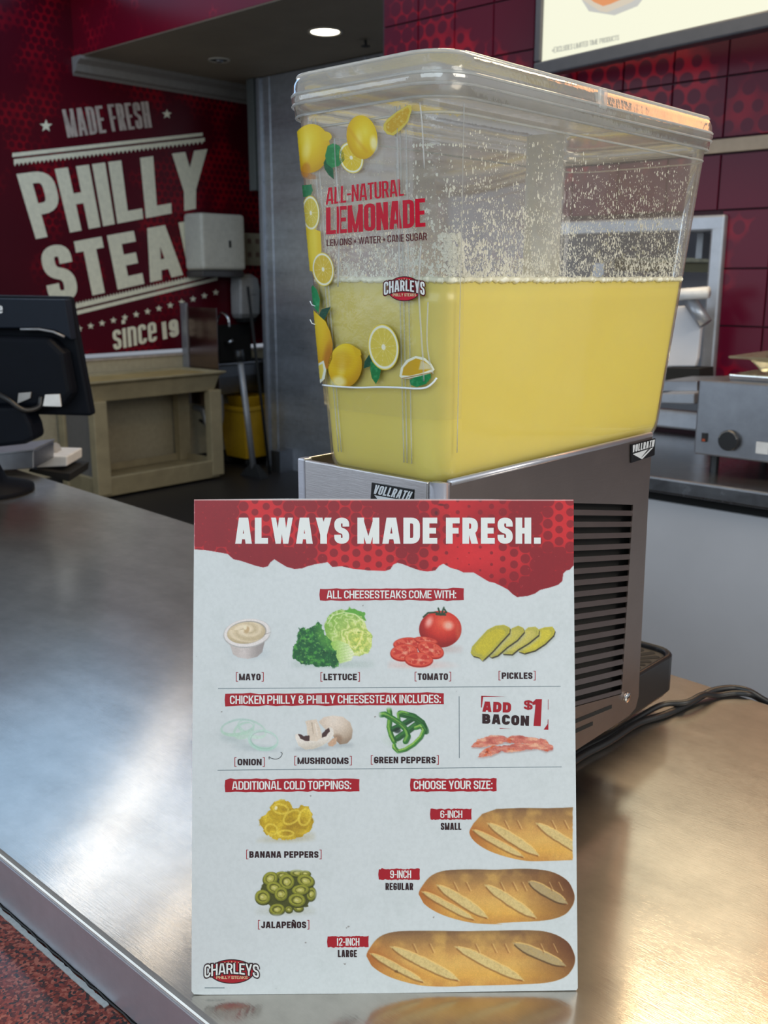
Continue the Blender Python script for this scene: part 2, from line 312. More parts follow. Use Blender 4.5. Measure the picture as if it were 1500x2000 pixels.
# ------------------------------------------------------------------ stroke lettering
R_ = 1
G = {
'A': (1.2, [('D', 0, .36, 0, 1), ('D', 1, .64, 0, 1), ('P', [(.22, .22), (.78, .22)], 0)]),
'B': (1, [('P', [(0, 0), (1, 0, 1), (1, .5, 1), (0, .5)], 0), ('P', [(0, .52), (.94, .52, 1), (.94, 1, 1), (0, 1)], 0), ('P', [(0, 0), (0, 1)], 1)]),
'C': (.95, [('P', [(1, .70), (1, 1, 1), (0, 1, 1), (0, 0, 1), (1, 0, 1), (1, .30)], 0)]),
'D': (1, [('P', [(0, 0), (1, 0, 1), (1, 1, 1), (0, 1)], 0), ('P', [(0, 0), (0, 1)], 1)]),
'E': (.8, [('P', [(0, 0), (0, 1)], 1), ('P', [(0, 0), (1, 0)], 1), ('P', [(0, 1), (1, 1)], 1), ('P', [(0, .5), (.85, .5)], 1)]),
'F': (.78, [('P', [(0, 0), (0, 1)], 1), ('P', [(0, 1), (1, 1)], 1), ('P', [(0, .5), (.85, .5)], 1)]),
'G': (1, [('P', [(1, .70), (1, 1, 1), (0, 1, 1), (0, 0, 1), (1, 0, 1), (1, .46)], 0), ('P', [(.55, .46), (1, .46)], 1)]),
'H': (1, [('P', [(0, 0), (0, 1)], 1), ('P', [(1, 0), (1, 1)], 1), ('P', [(0, .5), (1, .5)], 0)]),
'I': (0, [('P', [(0, 0), (0, 1)], 1)]),
'J': (.8, [('P', [(0, .28), (0, 0, 1), (1, 0, 1), (1, .9)], 0), ('P', [(1, .5), (1, 1)], 1)]),
'K': (1, [('P', [(0, 0), (0, 1)], 1), ('D', .05, 1, .32, 1), ('D', 1, .4, 0, .62)]),
'L': (.75, [('P', [(0, 0), (0, 1)], 1), ('P', [(0, 0), (1, 0)], 1)]),
'M': (1.55, [('P', [(0, 0), (0, 1)], 1), ('P', [(1, 0), (1, 1)], 1), ('D', .5, 0, 0, 1), ('D', .5, 1, 0, 1)]),
'N': (1.05, [('P', [(0, 0), (0, 1)], 1), ('P', [(1, 0), (1, 1)], 1), ('D', .95, .05, 0, 1)]),
'O': (1, [('P', [(0, .5), (0, 1, 1), (1, 1, 1), (1, 0, 1), (0, 0, 1), (0, .5)], 0)]),
'P': (1.05, [('P', [(0, 0), (0, 1)], 1), ('P', [(0, .42), (1, .42, 1), (1, 1, 1), (0, 1)], 0)]),
'R': (1, [('P', [(0, 0), (0, 1)], 1), ('P', [(0, .45), (.97, .45, 1), (.97, 1, 1), (0, 1)], 0), ('D', 1, .62, 0, .5)]),
'S': (.95, [('P', [(1, .70), (1, 1, 1), (0, 1, 1), (0, .56, 1), (1, .44, 1), (1, 0, 1), (0, 0, 1), (0, .30)], 0)]),
'T': (.85, [('P', [(0, 1), (1, 1)], 1), ('P', [(.5, 0), (.5, 1)], 1)]),
'U': (1, [('P', [(0, 1.0), (0, 0, 1), (1, 0, 1), (1, 1.0)], 1)]),
'V': (1.05, [('D', .38, 0, 0, 1), ('D', .62, 1, 0, 1)]),
'W': (1.8, [('D', .25, -.04, 0, 1), ('D', .27, .47, 0, 1), ('D', .73, .53, 0, 1), ('D', .75, 1.04, 0, 1)]),
'X': (1.05, [('D', 0, 1, 0, 1), ('D', 1, 0, 0, 1)]),
'Y': (1.05, [('D', .5, 0, .3, 1), ('D', .5, 1, .3, 1), ('P', [(.5, 0), (.5, .42)], 1)]),
'Z': (.85, [('P', [(0, 1), (1, 1)], 1), ('P', [(0, 0), (1, 0)], 1), ('D', .1, .9, 0, 1)]),
'1': (.35, [('P', [(.7, 0), (.7, 1)], 1), ('P', [(-.1, .84), (.7, .84)], 0)]),
'2': (.95, [('P', [(0, .70), (0, 1, 1), (1, 1, 1), (1, .62, 1), (.05, .12)], 0), ('P', [(0, 0), (1, 0)], 1)]),
'6': (1, [('P', [(1, .72), (1, 1, 1), (0, 1, 1), (0, 0, 1), (1, 0, 1), (1, .55, 1), (.1, .55)], 0)]),
'9': (1, [('P', [(0, .28), (0, 0, 1), (1, 0, 1), (1, 1, 1), (0, 1, 1), (0, .45, 1), (.9, .45)], 0)]),
'-': (.4, [('P', [(0, .45), (1, .45)], 1)]), '.': (0, [('P', [(0, 0), (0, .02)], 1)]),
':': (0, [('P', [(0, .02), (0, .04)], 1), ('P', [(0, .66), (0, .68)], 1)]),
'+': (.55, [('P', [(0, .45), (1, .45)], 1), ('P', [(.5, .25), (.5, .65)], 1)]),
'&': (1.15, [('P', [(1, .45), (.9, 0, 1), (0, 0, 1), (0, .5, 1), (.78, .6, 1), (.75, 1, 1), (.1, 1, 1), (.1, .62), (1, 0)], 0)]),
'$': (.9, [('P', [(1, .70), (1, .9, 1), (0, .9, 1), (0, .56, 1), (1, .44, 1), (1, .1, 1), (0, .1, 1), (0, .30)], 0), ('P', [(.5, -.05), (.5, 1.05)], 0)]),
'[': (.28, [('P', [(1, 1.12), (0, 1.12), (0, -.12), (1, -.12)], 0)]), ']': (.28, [('P', [(0, 1.12), (1, 1.12), (1, -.12), (0, -.12)], 0)]),
's': (.8, [('P', [(1, .48), (1, .62, 1), (0, .62, 1), (0, .36, 1), (1, .28, 1), (1, 0, 1), (0, 0, 1), (0, .16)], 0)]),
'i': (0, [('P', [(0, 0), (0, .62)], 1), ('P', [(0, .9), (0, .93)], 1), ('P', [(-.3, 0), (.3, 0)], 0)]),
'n': (.9, [('P', [(0, 0), (0, .62)], 1), ('P', [(0, .5), (.1, .62, 1), (1, .62, 1), (1, 0)], 1)]),
'c': (.8, [('P', [(1, .46), (1, .62, 1), (0, .62, 1), (0, 0, 1), (1, 0, 1), (1, .14)], 0)]),
'e': (.85, [('P', [(0, .30), (1, .32), (1, .62, 1), (0, .62, 1), (0, 0, 1), (1, 0, 1), (1, .12)], 0)]),
}
G['\u00d1'] = (1.05, G['N'][1] + [('P', [(.1, 1.26), (.35, 1.36), (.65, 1.24), (.9, 1.34)], 0)])
def fillet(pts, r):
    out = []
    for i, p in enumerate(pts):
        if len(p) < 3 or i in (0, len(pts)-1): out.append((p[0], p[1])); continue
        a = np.array(pts[i-1][:2]); b = np.array(p[:2]); c = np.array(pts[i+1][:2])
        la = np.linalg.norm(a-b); lc = np.linalg.norm(c-b); rr = min(r, la*.499 if len(pts[i-1]) > 2 else la*.95, lc*.499 if len(pts[i+1]) > 2 else lc*.95)
        p0 = b + (a-b)/la*rr; p1 = b + (c-b)/lc*rr
        for t in np.linspace(0, 1, 7): q = (1-t)**2*p0 + 2*t*(1-t)*b + t*t*p1; out.append((q[0], q[1]))
    return out
def ribbon(pts, tx, ty, ext):
    pts = [np.array(p, float) for p in pts]; P = [pts[0]]
    for p in pts[1:]:
        if np.linalg.norm(p-P[-1]) > 1e-6: P.append(p)
    if len(P) < 2: return []
    if ext:
        d = P[0]-P[1]; d /= np.linalg.norm(d); P[0] = P[0] + d*np.array([tx, ty])/2
        d = P[-1]-P[-2]; d /= np.linalg.norm(d); P[-1] = P[-1] + d*np.array([tx, ty])/2
    L = []; Rr = []; n = len(P); cl = np.linalg.norm(P[0]-P[-1]) < 1e-6
    for i in range(n):
        a = P[i-1] if i > 0 else (P[-2] if cl else None); b = P[i+1] if i < n-1 else (P[1] if cl else None)
        ns = []
        if a is not None: d = P[i]-a; d /= np.linalg.norm(d); ns.append(np.array([-d[1], d[0]]))
        if b is not None: d = b-P[i]; d /= np.linalg.norm(d); ns.append(np.array([-d[1], d[0]]))
        m = sum(ns); m /= max(np.linalg.norm(m), 1e-6); k = 1/max(m @ ns[0], .5)
        off = m*k*np.array([tx, ty])/2; L.append(P[i]+off); Rr.append(P[i]-off)
    return [[L[i], Rr[i], Rr[i+1], L[i+1]] for i in range(n-1)]
def text_quads(s, W, H, t, ty=None, gap=None, grow=0):
    """letters laid in a W x H box, stem width t; returns per glyph lists of quads"""
    ty = ty or t*.86; gap = t*.42 if gap is None else gap
    wsum = sum(G[c][0] for c in s if c != ' '); n = sum(c != ' ' for c in s); ns = s.count(' ')
    sp = t*1.1 + .12*H*.5
    avail = W - n*t - gap*(len(s)-1-ns) - ns*sp
    cw = max(avail/max(wsum, .01), t*.15) if wsum else 0
    x = 0; out = []
    for i, c in enumerate(s):
        if c == ' ': x += sp; continue
        gw = G[c][0]*cw; y0 = ty/2; hh = H-ty; qs = []
        for pr in G[c][1]:
            if pr[0] == 'D':
                _, xa, xb, ya, yb = pr; X0 = x+t/2+xa*gw; X1 = x+t/2+xb*gw; Y0 = 0 if ya == 0 else y0+ya*hh; Y1 = H if yb == 1 else y0+yb*hh
                th = t*{'M': .66, 'W': .72, 'N': .72, 'A': .94, 'V': .94}.get(c, 1.0)*math.hypot(1, .6*(X1-X0)/max(Y1-Y0, 1e-6))+grow
                qs.append([np.array(q) for q in ((X0-th/2, Y0-grow/2), (X0+th/2, Y0-grow/2), (X1+th/2, Y1+grow/2), (X1-th/2, Y1+grow/2))])
            else:
                pts = [((x+t/2+p[0]*gw), y0+p[1]*hh) + tuple(p[2:]) for p in pr[1]]
                bt = 1 if c not in '[]' else .45
                qs += ribbon(fillet(pts, gw*.55), t*bt+grow, ty*bt+grow, pr[2])
        out.append(qs); x += gw + t + gap
    return out
def quadmap(q):
    """unit square -> pixel quad (bl, br, tr, tl), bilinear"""
    bl, br, tr, tl = [np.array(p, float) for p in q]
    return lambda u, v: bl*(1-u)*(1-v) + br*u*(1-v) + tr*u*v + tl*(1-u)*v
def text_mesh(mb, s, quad, to3d, ratio, grow=0, warp=None, aspect=None, gap=None, only=None):
    bl, br, tr, tl = [np.array(p, float) for p in quad]
    W = (np.linalg.norm(br-bl)+np.linalg.norm(tr-tl))/2; H = (np.linalg.norm(tl-bl)+np.linalg.norm(tr-br))/2
    if aspect: W = H*aspect
    m = quadmap(quad); k = 0
    for gi, g in enumerate(text_quads(s, W, H, ratio*H, gap=gap*H if gap is not None else None, grow=grow*H)):
        if only is not None and gi not in only: continue
        for qd in g:
            px = []
            for p in qd:
                u, v = p[0]/W, p[1]/H
                if warp: u, v = warp(u, v)
                px.append(m(u, v))
            px = np.array(px); P = to3d(px[:, 0], px[:, 1], (k % 41)*.0000006); k += 1
            mb.add(P, [(0, 1, 2, 3)])
    return mb
def star(mb, cx, cy_, r, to3d, rot=0):
    a = [(cx + (r if i % 2 == 0 else r*.42)*math.sin(rot+i*pi/5), cy_ - (r if i % 2 == 0 else r*.42)*math.cos(rot+i*pi/5)) for i in range(10)]
    a.append((cx, cy_)); A = np.array(a); mb.add(to3d(A[:, 0], A[:, 1], 0), [(i, (i+1) % 10, 10) for i in range(10)])
def poly2(mb, pts, to3d, lift=0):
    A = np.array(pts, float); mb.add(to3d(A[:, 0], A[:, 1], lift), [tuple(range(len(pts)))])

# ------------------------------------------------------------------ printed pictures (vertex colours on dense flat patches)
def vnoise(x, y, seed=0):
    r = np.random.default_rng(seed); T = r.random((64, 64)); xi = np.floor(x).astype(int); yi = np.floor(y).astype(int); fx = x-xi; fy = y-yi
    fx = fx*fx*(3-2*fx); fy = fy*fy*(3-2*fy); g = lambda a, b: T[a % 64, b % 64]
    return (g(xi, yi)*(1-fx)+g(xi+1, yi)*fx)*(1-fy) + (g(xi, yi+1)*(1-fx)+g(xi+1, yi+1)*fx)*fy
def fb(x, y, sc, seed=0, o=3):
    v = 0; a = 1; t = 0
    for i in range(o): v = v + a*vnoise(x/sc*2**i+9.3*i, y/sc*2**i+4.1*i, seed+i); t += a; a *= .55
    return v/t
class Pic:
    def __init__(s, x0, y0, x1, y1, st=1.0, bg='C4D0D0', alpha=False):
        s.nx = int(round((x1-x0)/st))+1; s.ny = int(round((y1-y0)/st))+1
        s.x, s.y = np.meshgrid(np.linspace(x0, x1, s.nx), np.linspace(y0, y1, s.ny)); s.C = np.tile(hx(bg), (s.ny, s.nx, 1)); s.A = np.zeros((s.ny, s.nx)); s.al = alpha
    def lay(s, m, col, a=1.0):
        c = hx(col) if isinstance(col, str) else np.asarray(col); k = np.clip(m*a, 0, 1)
        s.A = s.A + (1-s.A)*k; kk = k[..., None]
        if s.al: kk = np.where((s.A > 0)[..., None], kk/np.maximum(s.A, 1e-3)[..., None], 0); kk = np.clip(kk, 0, 1)
        s.C = s.C*(1-kk) + c*kk
    def q(s, cx, cy_, rx, ry, rot=0):
        c, n = math.cos(rot), math.sin(rot); dx = s.x-cx; dy = s.y-cy_; return (dx*c+dy*n)/rx, (-dx*n+dy*c)/ry
    def ell(s, cx, cy_, rx, ry, rot=0, soft=1.2, wob=0, seed=1):
        u, v = s.q(cx, cy_, rx, ry, rot); d = np.hypot(u, v)
        if wob: d = d + wob*(fb(s.x, s.y, 9, seed)-.5)
        return np.clip((1-d)*min(rx, ry)/soft+.5, 0, 1)
    def poly(s, pts, soft=1.2, wob=0, seed=1):
        P = np.array(pts, float); D = np.full(s.x.shape, 1e9); ins = np.zeros(s.x.shape, bool)
        for i in range(len(P)):
            a, b = P[i], P[(i+1) % len(P)]; D = np.minimum(D, s.seg(a, b))
            if a[1] != b[1]: ins ^= ((a[1] > s.y) != (b[1] > s.y)) & (s.x < (b[0]-a[0])*(s.y-a[1])/(b[1]-a[1])+a[0])
        D = np.where(ins, D, -D)
        if wob: D = D + wob*(fb(s.x, s.y, 7, seed)-.5)*2
        return np.clip(D/soft+.5, 0, 1)
    def seg(s, a, b):
        ax, ay = a; bx, by = b; L = (bx-ax)**2+(by-ay)**2+1e-9; t = np.clip(((s.x-ax)*(bx-ax)+(s.y-ay)*(by-ay))/L, 0, 1)
        return np.hypot(s.x-ax-t*(bx-ax), s.y-ay-t*(by-ay))
    def line(s, pts, w_, soft=1.2):
        D = np.full(s.x.shape, 1e9)
        for i in range(len(pts)-1): D = np.minimum(D, s.seg(pts[i], pts[i+1]))
        return np.clip((w_/2-D)/soft+.5, 0, 1)
    def shade(s, cx, cy_, rx, ry, cols, lx=-.3, ly=-.4, rot=0):
        u, v = s.q(cx, cy_, rx, ry, rot); d = np.clip(np.hypot(u-lx, v-ly)/1.5, 0, 1); cs = np.array([hx(c) for c in cols]); t = d*(len(cs)-1); i = np.clip(t.astype(int), 0, len(cs)-2); f = (t-i)[..., None]
        return cs[i]*(1-f)+cs[i+1]*f
    def grain(s, k, seed=5, sc=1.4): s.C = np.clip(s.C*(1+k*(fb(s.x, s.y, sc, seed, 2)-.5)[..., None]*2*s.A[..., None]), 0, 1)
    def mesh(s, name, to3d, m, parent, lift=.0001, conv=alb):
        if not s.al and name != 'header_band':
            e = np.minimum(np.minimum(s.x-s.x.min(), s.x.max()-s.x), np.minimum(s.y-s.y.min(), s.y.max()-s.y)); k_ = np.clip((e-.5)/(3 if name == 'bread_picture' else 8), 0, 1)[..., None]; s.C = PAPER_S*(1-k_)+s.C*k_
        P = to3d(s.x.ravel(), s.y.ravel(), lift); me = bpy.data.meshes.new(name); nx, ny = s.nx, s.ny
        i = (np.arange(ny-1)[:, None]*nx + np.arange(nx-1)[None]).ravel(); Fc = np.stack([i, i+nx, i+nx+1, i+1], 1)
        a = s.A.ravel(); ok = np.isfinite(P).all(1)
        P = np.where(np.isfinite(P), P, 0); Fc = Fc[(a[Fc].max(1) > .03) & ok[Fc].all(1)]
        used = np.unique(Fc); mp = np.zeros(nx*ny, int); mp[used] = np.arange(len(used)); Fc = mp[Fc]; P = P[used]
        me.vertices.add(len(P)); me.vertices.foreach_set('co', (P - np.array(wloc(parent))).ravel())
        me.loops.add(len(Fc)*4); me.loops.foreach_set('vertex_index', Fc.ravel()); me.polygons.add(len(Fc)); me.polygons.foreach_set('loop_start', np.arange(len(Fc))*4); me.update(calc_edges=True); me.validate()
        at = me.color_attributes.new('Col', 'FLOAT_COLOR', 'POINT'); c = np.concatenate([conv(s.C.reshape(-1, 3)), a[:, None]], 1)[used]; 
        if not s.al: c[:, 3] = 1
        at.data.foreach_set('color', c.ravel()); me.materials.append(m)
        o = bpy.data.objects.new(name, me); COL.objects.link(o); o.parent = parent; return o
def vcol(o, col):
    me = o.data; at = me.color_attributes.new('Col', 'FLOAT_COLOR', 'POINT'); at.data.foreach_set('color', np.tile(np.append(col, 1.), len(me.vertices)))

# ================================================================== SETTING
FLOOR = -.90
def struct(name, mb, m, **k): o = obj(name, mb, m, **k); o['kind'] = 'structure'; return o
struct('floor', MB().box(-7, 2.5, -1.2, 6.2, FLOOR-.05, FLOOR), M_floor)
wl = struct('wall_left', MB().box(-6.1, -6.0, .5, 5.6, 0.0, 3.2), M_mural)
obj('wall_panel', MB().box(-6.1, -5.997, .5, 5.6, FLOOR, -.035), M_dado, wl, bevel=.002)
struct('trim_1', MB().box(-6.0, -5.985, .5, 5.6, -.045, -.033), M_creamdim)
struct('baseboard_left', MB().box(-6.0, -5.98, .5, 5.6, FLOOR, FLOOR+.10), M_dark)
# dropped soffit: red front, beige underside, grey crown moulding along the wall
struct('wall_front', MB().box(-6.0, -2.0, 3.62, 3.72, 1.88, 3.2), M_fascia)
struct('ceiling', MB().box(-6.0, -2.6, 3.625, 5.6, 1.875, 1.93), M_soffit)
prof = [(0, 0), (.10, 0), (.10, -.02), (.055, -.045), (.035, -.085), (.012, -.095), (0, -.11)]
struct('trim_2', MB().loft([[(-6+a, y, 1.875+b) for a, b in prof] for y in (3.60, 5.6)]), M_mould)
struct('wall_right', MB().box(-6.1, -2.6, 5.6, 5.7, FLOOR, 3.2), M_dado)

def plane_x(v): return lambda x, y, lift: onax(x, y, 0, v+.004+lift*100)
W3 = plane_x(-6.0)
mural = MB()
text_mesh(mural, 'PHILLY', [(70, 467), (402, 404), (405, 291), (32, 340)], W3, .20, gap=.045)
text_mesh(mural, 'STEAK', [(98, 596), (428, 521), (408, 424), (76, 484)], W3, .235)
obj('mural_headline', mural, M_cream, wl, label='large cream slogan words on the red wall')
m2 = MB(); text_mesh(m2, 'MADE', [(132, 269), (208, 259), (199, 206), (121, 214)], W3, .125)
text_mesh(m2, 'FRESH', [(219, 257), (297, 249), (289, 198), (209, 204)], W3, .125)
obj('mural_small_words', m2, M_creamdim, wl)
m3 = MB(); star(m3, 90, 246, 13, W3); star(m3, 326, 223, 10, W3)
for i in range(13): star(m3, 155+22.2*i, 642-5.3*i-(.05*i*i), 7, W3)
obj('mural_stars', m3, M_cream, wl)
m4 = MB()
for a, b, th in (((24, 299), (396, 259), 8), ((150, 607), (425, 541), 8)):
    poly2(m4, [a, b, (b[0], b[1]+th*.8), (a[0], a[1]+th)], W3)
for a, b, th, sg in (((27, 311), (400, 269), 9, 1), ((148, 603), (425, 537), -9, -1)):
    poly2(m4, [a, b, (b[0], b[1]+th*.8), (a[0], a[1]+th)], W3, .00001); n = 46
    for i in range(n):
        t0, t1 = i/n, (i+.6)/n; p = lambda t: (a[0]+(b[0]-a[0])*t, a[1]+(b[1]-a[1])*t+th*(1-.2*t)); p0, p1 = p(t0), p(t1)
        poly2(m4, [p0, p1, ((p0[0]+p1[0])/2, p0[1]+sg*5)], W3)
obj('mural_rules', m4, M_cream, wl)
m5 = MB(); text_mesh(m5, 'since', [(222, 684), (307, 666), (303, 608), (218, 626)], W3, .12)
text_mesh(m5, '19', [(316, 664), (350, 656), (347, 622), (313, 630)], W3, .26)
obj('mural_since_line', m5, M_cream, wl)

# back kitchen wall of square red tiles, with the pass-through opening
TY = 3.05
ox0, ox1, oz0, oz1 = -2.02, -1.36, .06, .66
wb = MB(); wb.box(-2.80, ox0, TY, TY+.12, FLOOR, 3.0).box(ox1, .9, TY, TY+.12, FLOOR, 3.0).box(ox0, ox1, TY, TY+.12, oz1, 3.0).box(ox0, ox1, TY, TY+.12, FLOOR, oz0)
wbk = struct('wall_back', wb, M_grout)
tm = None; pitch = .1765; rows = [1.098 + pitch*i for i in range(-1, 8)] + [.7085, .532, .3555, .179, .0025]
for z in rows:
    for c in range(-8, 9):
        x0 = -1.5531 + pitch*c; x1 = x0+pitch; z1 = min(z+pitch, .875) if z < .8 else z+pitch
        if x0 < -2.86 or x1 > .5: continue
        if x0 < -2.80: x0 = -2.799
        if x0 < ox1 and x1 > ox0 and z < oz1 and z1 > oz0:
            if x1 > ox1 + .02: x0 = ox1
            elif x0 < ox0 - .02: x1 = ox0
            else: continue
        g = .0014; j = rng.normal(0, .0006, 4)
        t = MB().hexa([(x0+g, TY-.001, z+g), (x1-g, TY-.001, z+g), (x1-g, TY-.001, z1-g), (x0+g, TY-.001, z1-g)], [(x0+g+.002, TY-.008+j[0], z+g+.002), (x1-g-.002, TY-.008+j[1], z+g+.002), (x1-g-.002, TY-.008+j[2], z1-g-.002), (x0+g+.002, TY-.008+j[3], z1-g-.002)])
        t.f = [tuple(f[::-1]) for f in t.f]; obj('tile', t, M_tile, wbk)
struct('trim_3', MB().box(-2.80, .9, TY-.014, TY, .878, .918), mat('beige_ledge_strip', (.34, .27, .20), .5), bevel=.002)
# room behind the opening
struct('wall_pass', MB().box(-2.6, -.6, 3.9, 3.95, FLOOR, 1.4), M_panel)
pt = struct('window_1', MB().box(ox0-.045, ox1+.02, TY-.03, TY, oz1-.015, oz1+.035).box(ox0-.045, ox1+.02, TY-.03, TY, oz0-.045, oz0+.015).box(ox1-.025, ox1+.02, TY-.03, TY, oz0, oz1).box(ox0-.045, ox0+.012, TY-.03, TY, oz0, oz1), M_frame, bevel=.008)
obj('window_reveal', MB().box(ox1-.012, ox1-.004, TY-.01, TY+.12, oz0, oz1).box(ox0+.004, ox0+.012, TY-.01, TY+.12, oz0, oz1).box(ox0, ox1, TY-.01, TY+.12, oz1-.012, oz1-.004), M_frame, pt)

# tall steel cooler panel
cp = thing('cooler_panel', (-5.1, 4.9, FLOOR), 'tall brushed steel cooler wall with cloudy reflections behind the lemonade tank', 'cooler')
obj('steel_face', MB().box(-5.60, -3.0, 4.83, 5.5, FLOOR, 1.87), M_cooler, cp, bevel=.003)
obj('corner_post', MB().box(-5.64, -5.598, 4.815, 5.0, FLOOR, 1.87), M_frame, cp, bevel=.004)
obj('hinge_cover', MB().box(-5.72, -5.65, 4.80, 4.9, 1.12, 1.87), mat('grey_green_trim', (.10, .11, .105), .5), cp, bevel=.003)
for xx in (-5.52, -4.6, -3.7): obj('seam_strip', MB().box(xx-.012, xx+.012, 4.825, 4.832, FLOOR, 1.87), M_cooler, cp, bevel=.002)
obj('kick_box', MB().box(-5.45, -5.35, 4.70, 4.83, FLOOR, FLOOR+.16), M_warmer, cp)

# downlights
def downlight(px, py, lit, r, label):
    c = onax(px, py, 2, 1.874); t = thing('downlight', tuple(c), label, 'light', None)
    n = 32; ring = lambda rr, z: [(c[0]+rr*math.cos(2*pi*i/n), c[1]+rr*math.sin(2*pi*i/n), z) for i in range(n)]
    obj('rim', MB().loft([ring(r, 1.875), ring(r, 1.870), ring(r*.92, 1.867), ring(r*.84, 1.870), ring(r*.80, 1.874)], False, False), M_dlrim, t, True)
    obj('lens' if lit else 'baffle', MB().loft([ring(r*.82, 1.8735), ring(r*.7, 1.8725)]), M_lamp if lit else M_dark, t)
    if not lit: obj('dead_bulb', MB().loft([ring(r*.4, 1.872), ring(r*.34, 1.862), ring(r*.1, 1.856)]), M_warmer, t, True)
    else:
        l = bpy.data.lights.new('downlight_glow', 'SPOT'); l.energy = 14; l.color = (1, .85, .6); l.spot_size = 2.4; l.spot_blend = .8; l.shadow_soft_size = .08
        lo = bpy.data.objects.new('downlight_glow', l); COL.objects.link(lo); lo.location = (c[0], c[1], 1.84)
downlight(635, 62, True, .10, 'glowing round recessed downlight in the beige soffit')
downlight(428, 117, False, .07, 'small unlit dark recessed downlight near the grey crown moulding')
c = onax(714, 78, 2, 1.874)
sk = thing('sprinkler_head', tuple(c), 'tiny dark sprinkler head under the soffit right of the lit downlight', 'sprinkler')
obj('stem', MB().disc(c, .008, -.035, (0, 0, 1), 10), M_dark, sk); obj('deflector', MB().disc(c-np.array([0, 0, .033]), .028, -.004, (0, 0, 1), 16), M_dark, sk)

# ================================================================== LEFT BACKGROUND
# beige bus cart
ct_ = thing('kitchen_cart', (-5.72, 3.8, FLOOR), 'beige plastic kitchen cart with tray top against the red slogan wall', 'cart')
cx0, cx1, cy0, cy1 = -5.95, -5.5, 3.28, 4.29
tp = [[(cx0+i, cy0+i, z), (cx1-i, cy0+i, z), (cx1-i, cy1-i, z), (cx0+i, cy1-i, z)] for i, z in ((.03, -.265), (.0, -.16), (-.035, -.140), (-.035, -.130), (-.012, -.130), (.0, -.150))]
obj('tray_top', MB().loft(tp), M_cart, ct_, bevel=.004)
obj('top_liner', MB().box(cx0+.02, cx1-.02, cy0+.02, cy1-.02, -.152, -.144), mat('tan_board', (.46, .32, .12), .35, var=.2, scale=6), ct_)
for xx, yy in ((cx1-.07, cy0), (cx1-.07, cy1-.09), (cx0, cy0), (cx0, cy1-.09)):
    obj('leg', MB().box(xx, xx+.07, yy, yy+.10, -.87, -.26), M_cart, ct_, bevel=.006)
bt = [[(cx0+i, cy0+i, z), (cx1-i, cy0+i, z), (cx1-i, cy1-i, z), (cx0+i, cy1-i, z)] for i, z in ((.02, -.885), (0, -.76), (.025, -.755), (.03, -.80))]
obj('bottom_shelf', MB().loft(bt), M_cart, ct_, bevel=.003)
obj('side_panel', MB().box(cx0+.05, cx1-.07, cy0+.02, cy0+.03, -.76, -.26), M_cartd, ct_)
for xx, yy in ((cx1-.08, cy0+.08), (cx1-.08, cy1-.08), (cx0+.08, cy0+.08), (cx0+.08, cy1-.08)):
    obj('caster', MB().disc((xx-.012, yy, -.875), .024, .024, (1, 0, 0), 14), M_dark, ct_)
# splash guard of the hand sink
sg = thing('splash_guard', (-5.8, 4.36, -.13), 'upright polished steel splash guard mirroring the red wall beside the hand sink', 'guard')
obj('guard_sheet', MB().box(-5.93, -5.59, 4.352, 4.358, -.40, .30), mat('dull_mirror', (.22, .17, .16), .22, 1), sg)
obj('guard_flange', MB().box(-5.995, -5.93, 4.34, 4.36, -.40, .33), M_pole, sg, bevel=.002)
hs = thing('hand_sink', (-5.8, 4.68, -.12), 'small steel hand sink on the wall under the soap dispenser', 'sink')
obj('basin', MB().loft([[(-5.99+.0, 4.38, z), (-5.68-i, 4.38+i, z), (-5.68-i, 4.98-i, z), (-5.99, 4.98, z)] for i, z in ((.10, -.34), (.02, -.20), (0, -.12), (-.02, -.11), (-.02, -.10), (.02, -.10), (.06, -.2))]), M_warmer, hs, bevel=.004)
obj('back_panel', MB().box(-5.995, -5.975, 4.38, 4.98, -.12, .16), M_dark, hs)
obj('faucet', MB().tube(spline([(-5.95, 4.62, .0), (-5.94, 4.62, .17), (-5.88, 4.62, .25), (-5.80, 4.62, .22), (-5.79, 4.62, .15)]), .013), M_chrome, hs, True)
for yy in (4.52, 4.72): obj('tap_handle', MB().tube([(-5.97, yy, .03), (-5.92, yy, .03), (-5.90, yy+.03, .05)], .014, 8), M_chrome, hs, True)
obj('drain_trap', MB().tube(spline([(-5.8, 4.52, -.30), (-5.8, 4.52, -.52), (-5.82, 4.47, -.62), (-5.84, 4.42, -.56), (-5.88, 4.42, -.46), (-5.98, 4.42, -.44)]), .022), M_pole, hs, True)
for yy in (4.44, 4.54): obj('supply_line', MB().tube(spline([(-5.9, yy, -.25), (-5.90, yy+.02, -.45), (-5.92, yy+.03, -.56), (-5.98, yy+.02, -.54)]), .010, 8), M_dark, hs, True)
# dispensers and notice
pd = thing('paper_towel_dispenser', (-5.88, 4.65, .52), 'off-white paper towel dispenser box mounted over the slogan', 'dispenser')
obj('cover', MB().box(-5.995, -5.78, 4.40, 4.80, .56, .955), M_disp, pd, bevel=.025, seg=3)
obj('lower_tray', MB().box(-5.995, -5.80, 4.41, 4.79, .51, .558), mat('smoke_plastic', (.05, .045, .045), .3), pd, bevel=.008)
obj('lock', MB().box(-5.782, -5.777, 4.64, 4.66, .72, .77), M_dark, pd)
sd = thing('soap_dispenser', (-5.93, 4.93, .2), 'rounded grey-white soap dispenser below the paper towel box', 'dispenser')
obj('soap_body', MB().loft([[(-5.99, 4.80+i, z), (-5.87+j, 4.80+i, z), (-5.87+j, 5.0-i, z), (-5.99, 5.0-i, z)] for i, j, z in ((.02, -.03, .20), (0, 0, .24), (0, .01, .42), (.008, 0, .50), (.03, -.05, .535))]), M_soap, sd, bevel=.018, seg=3)
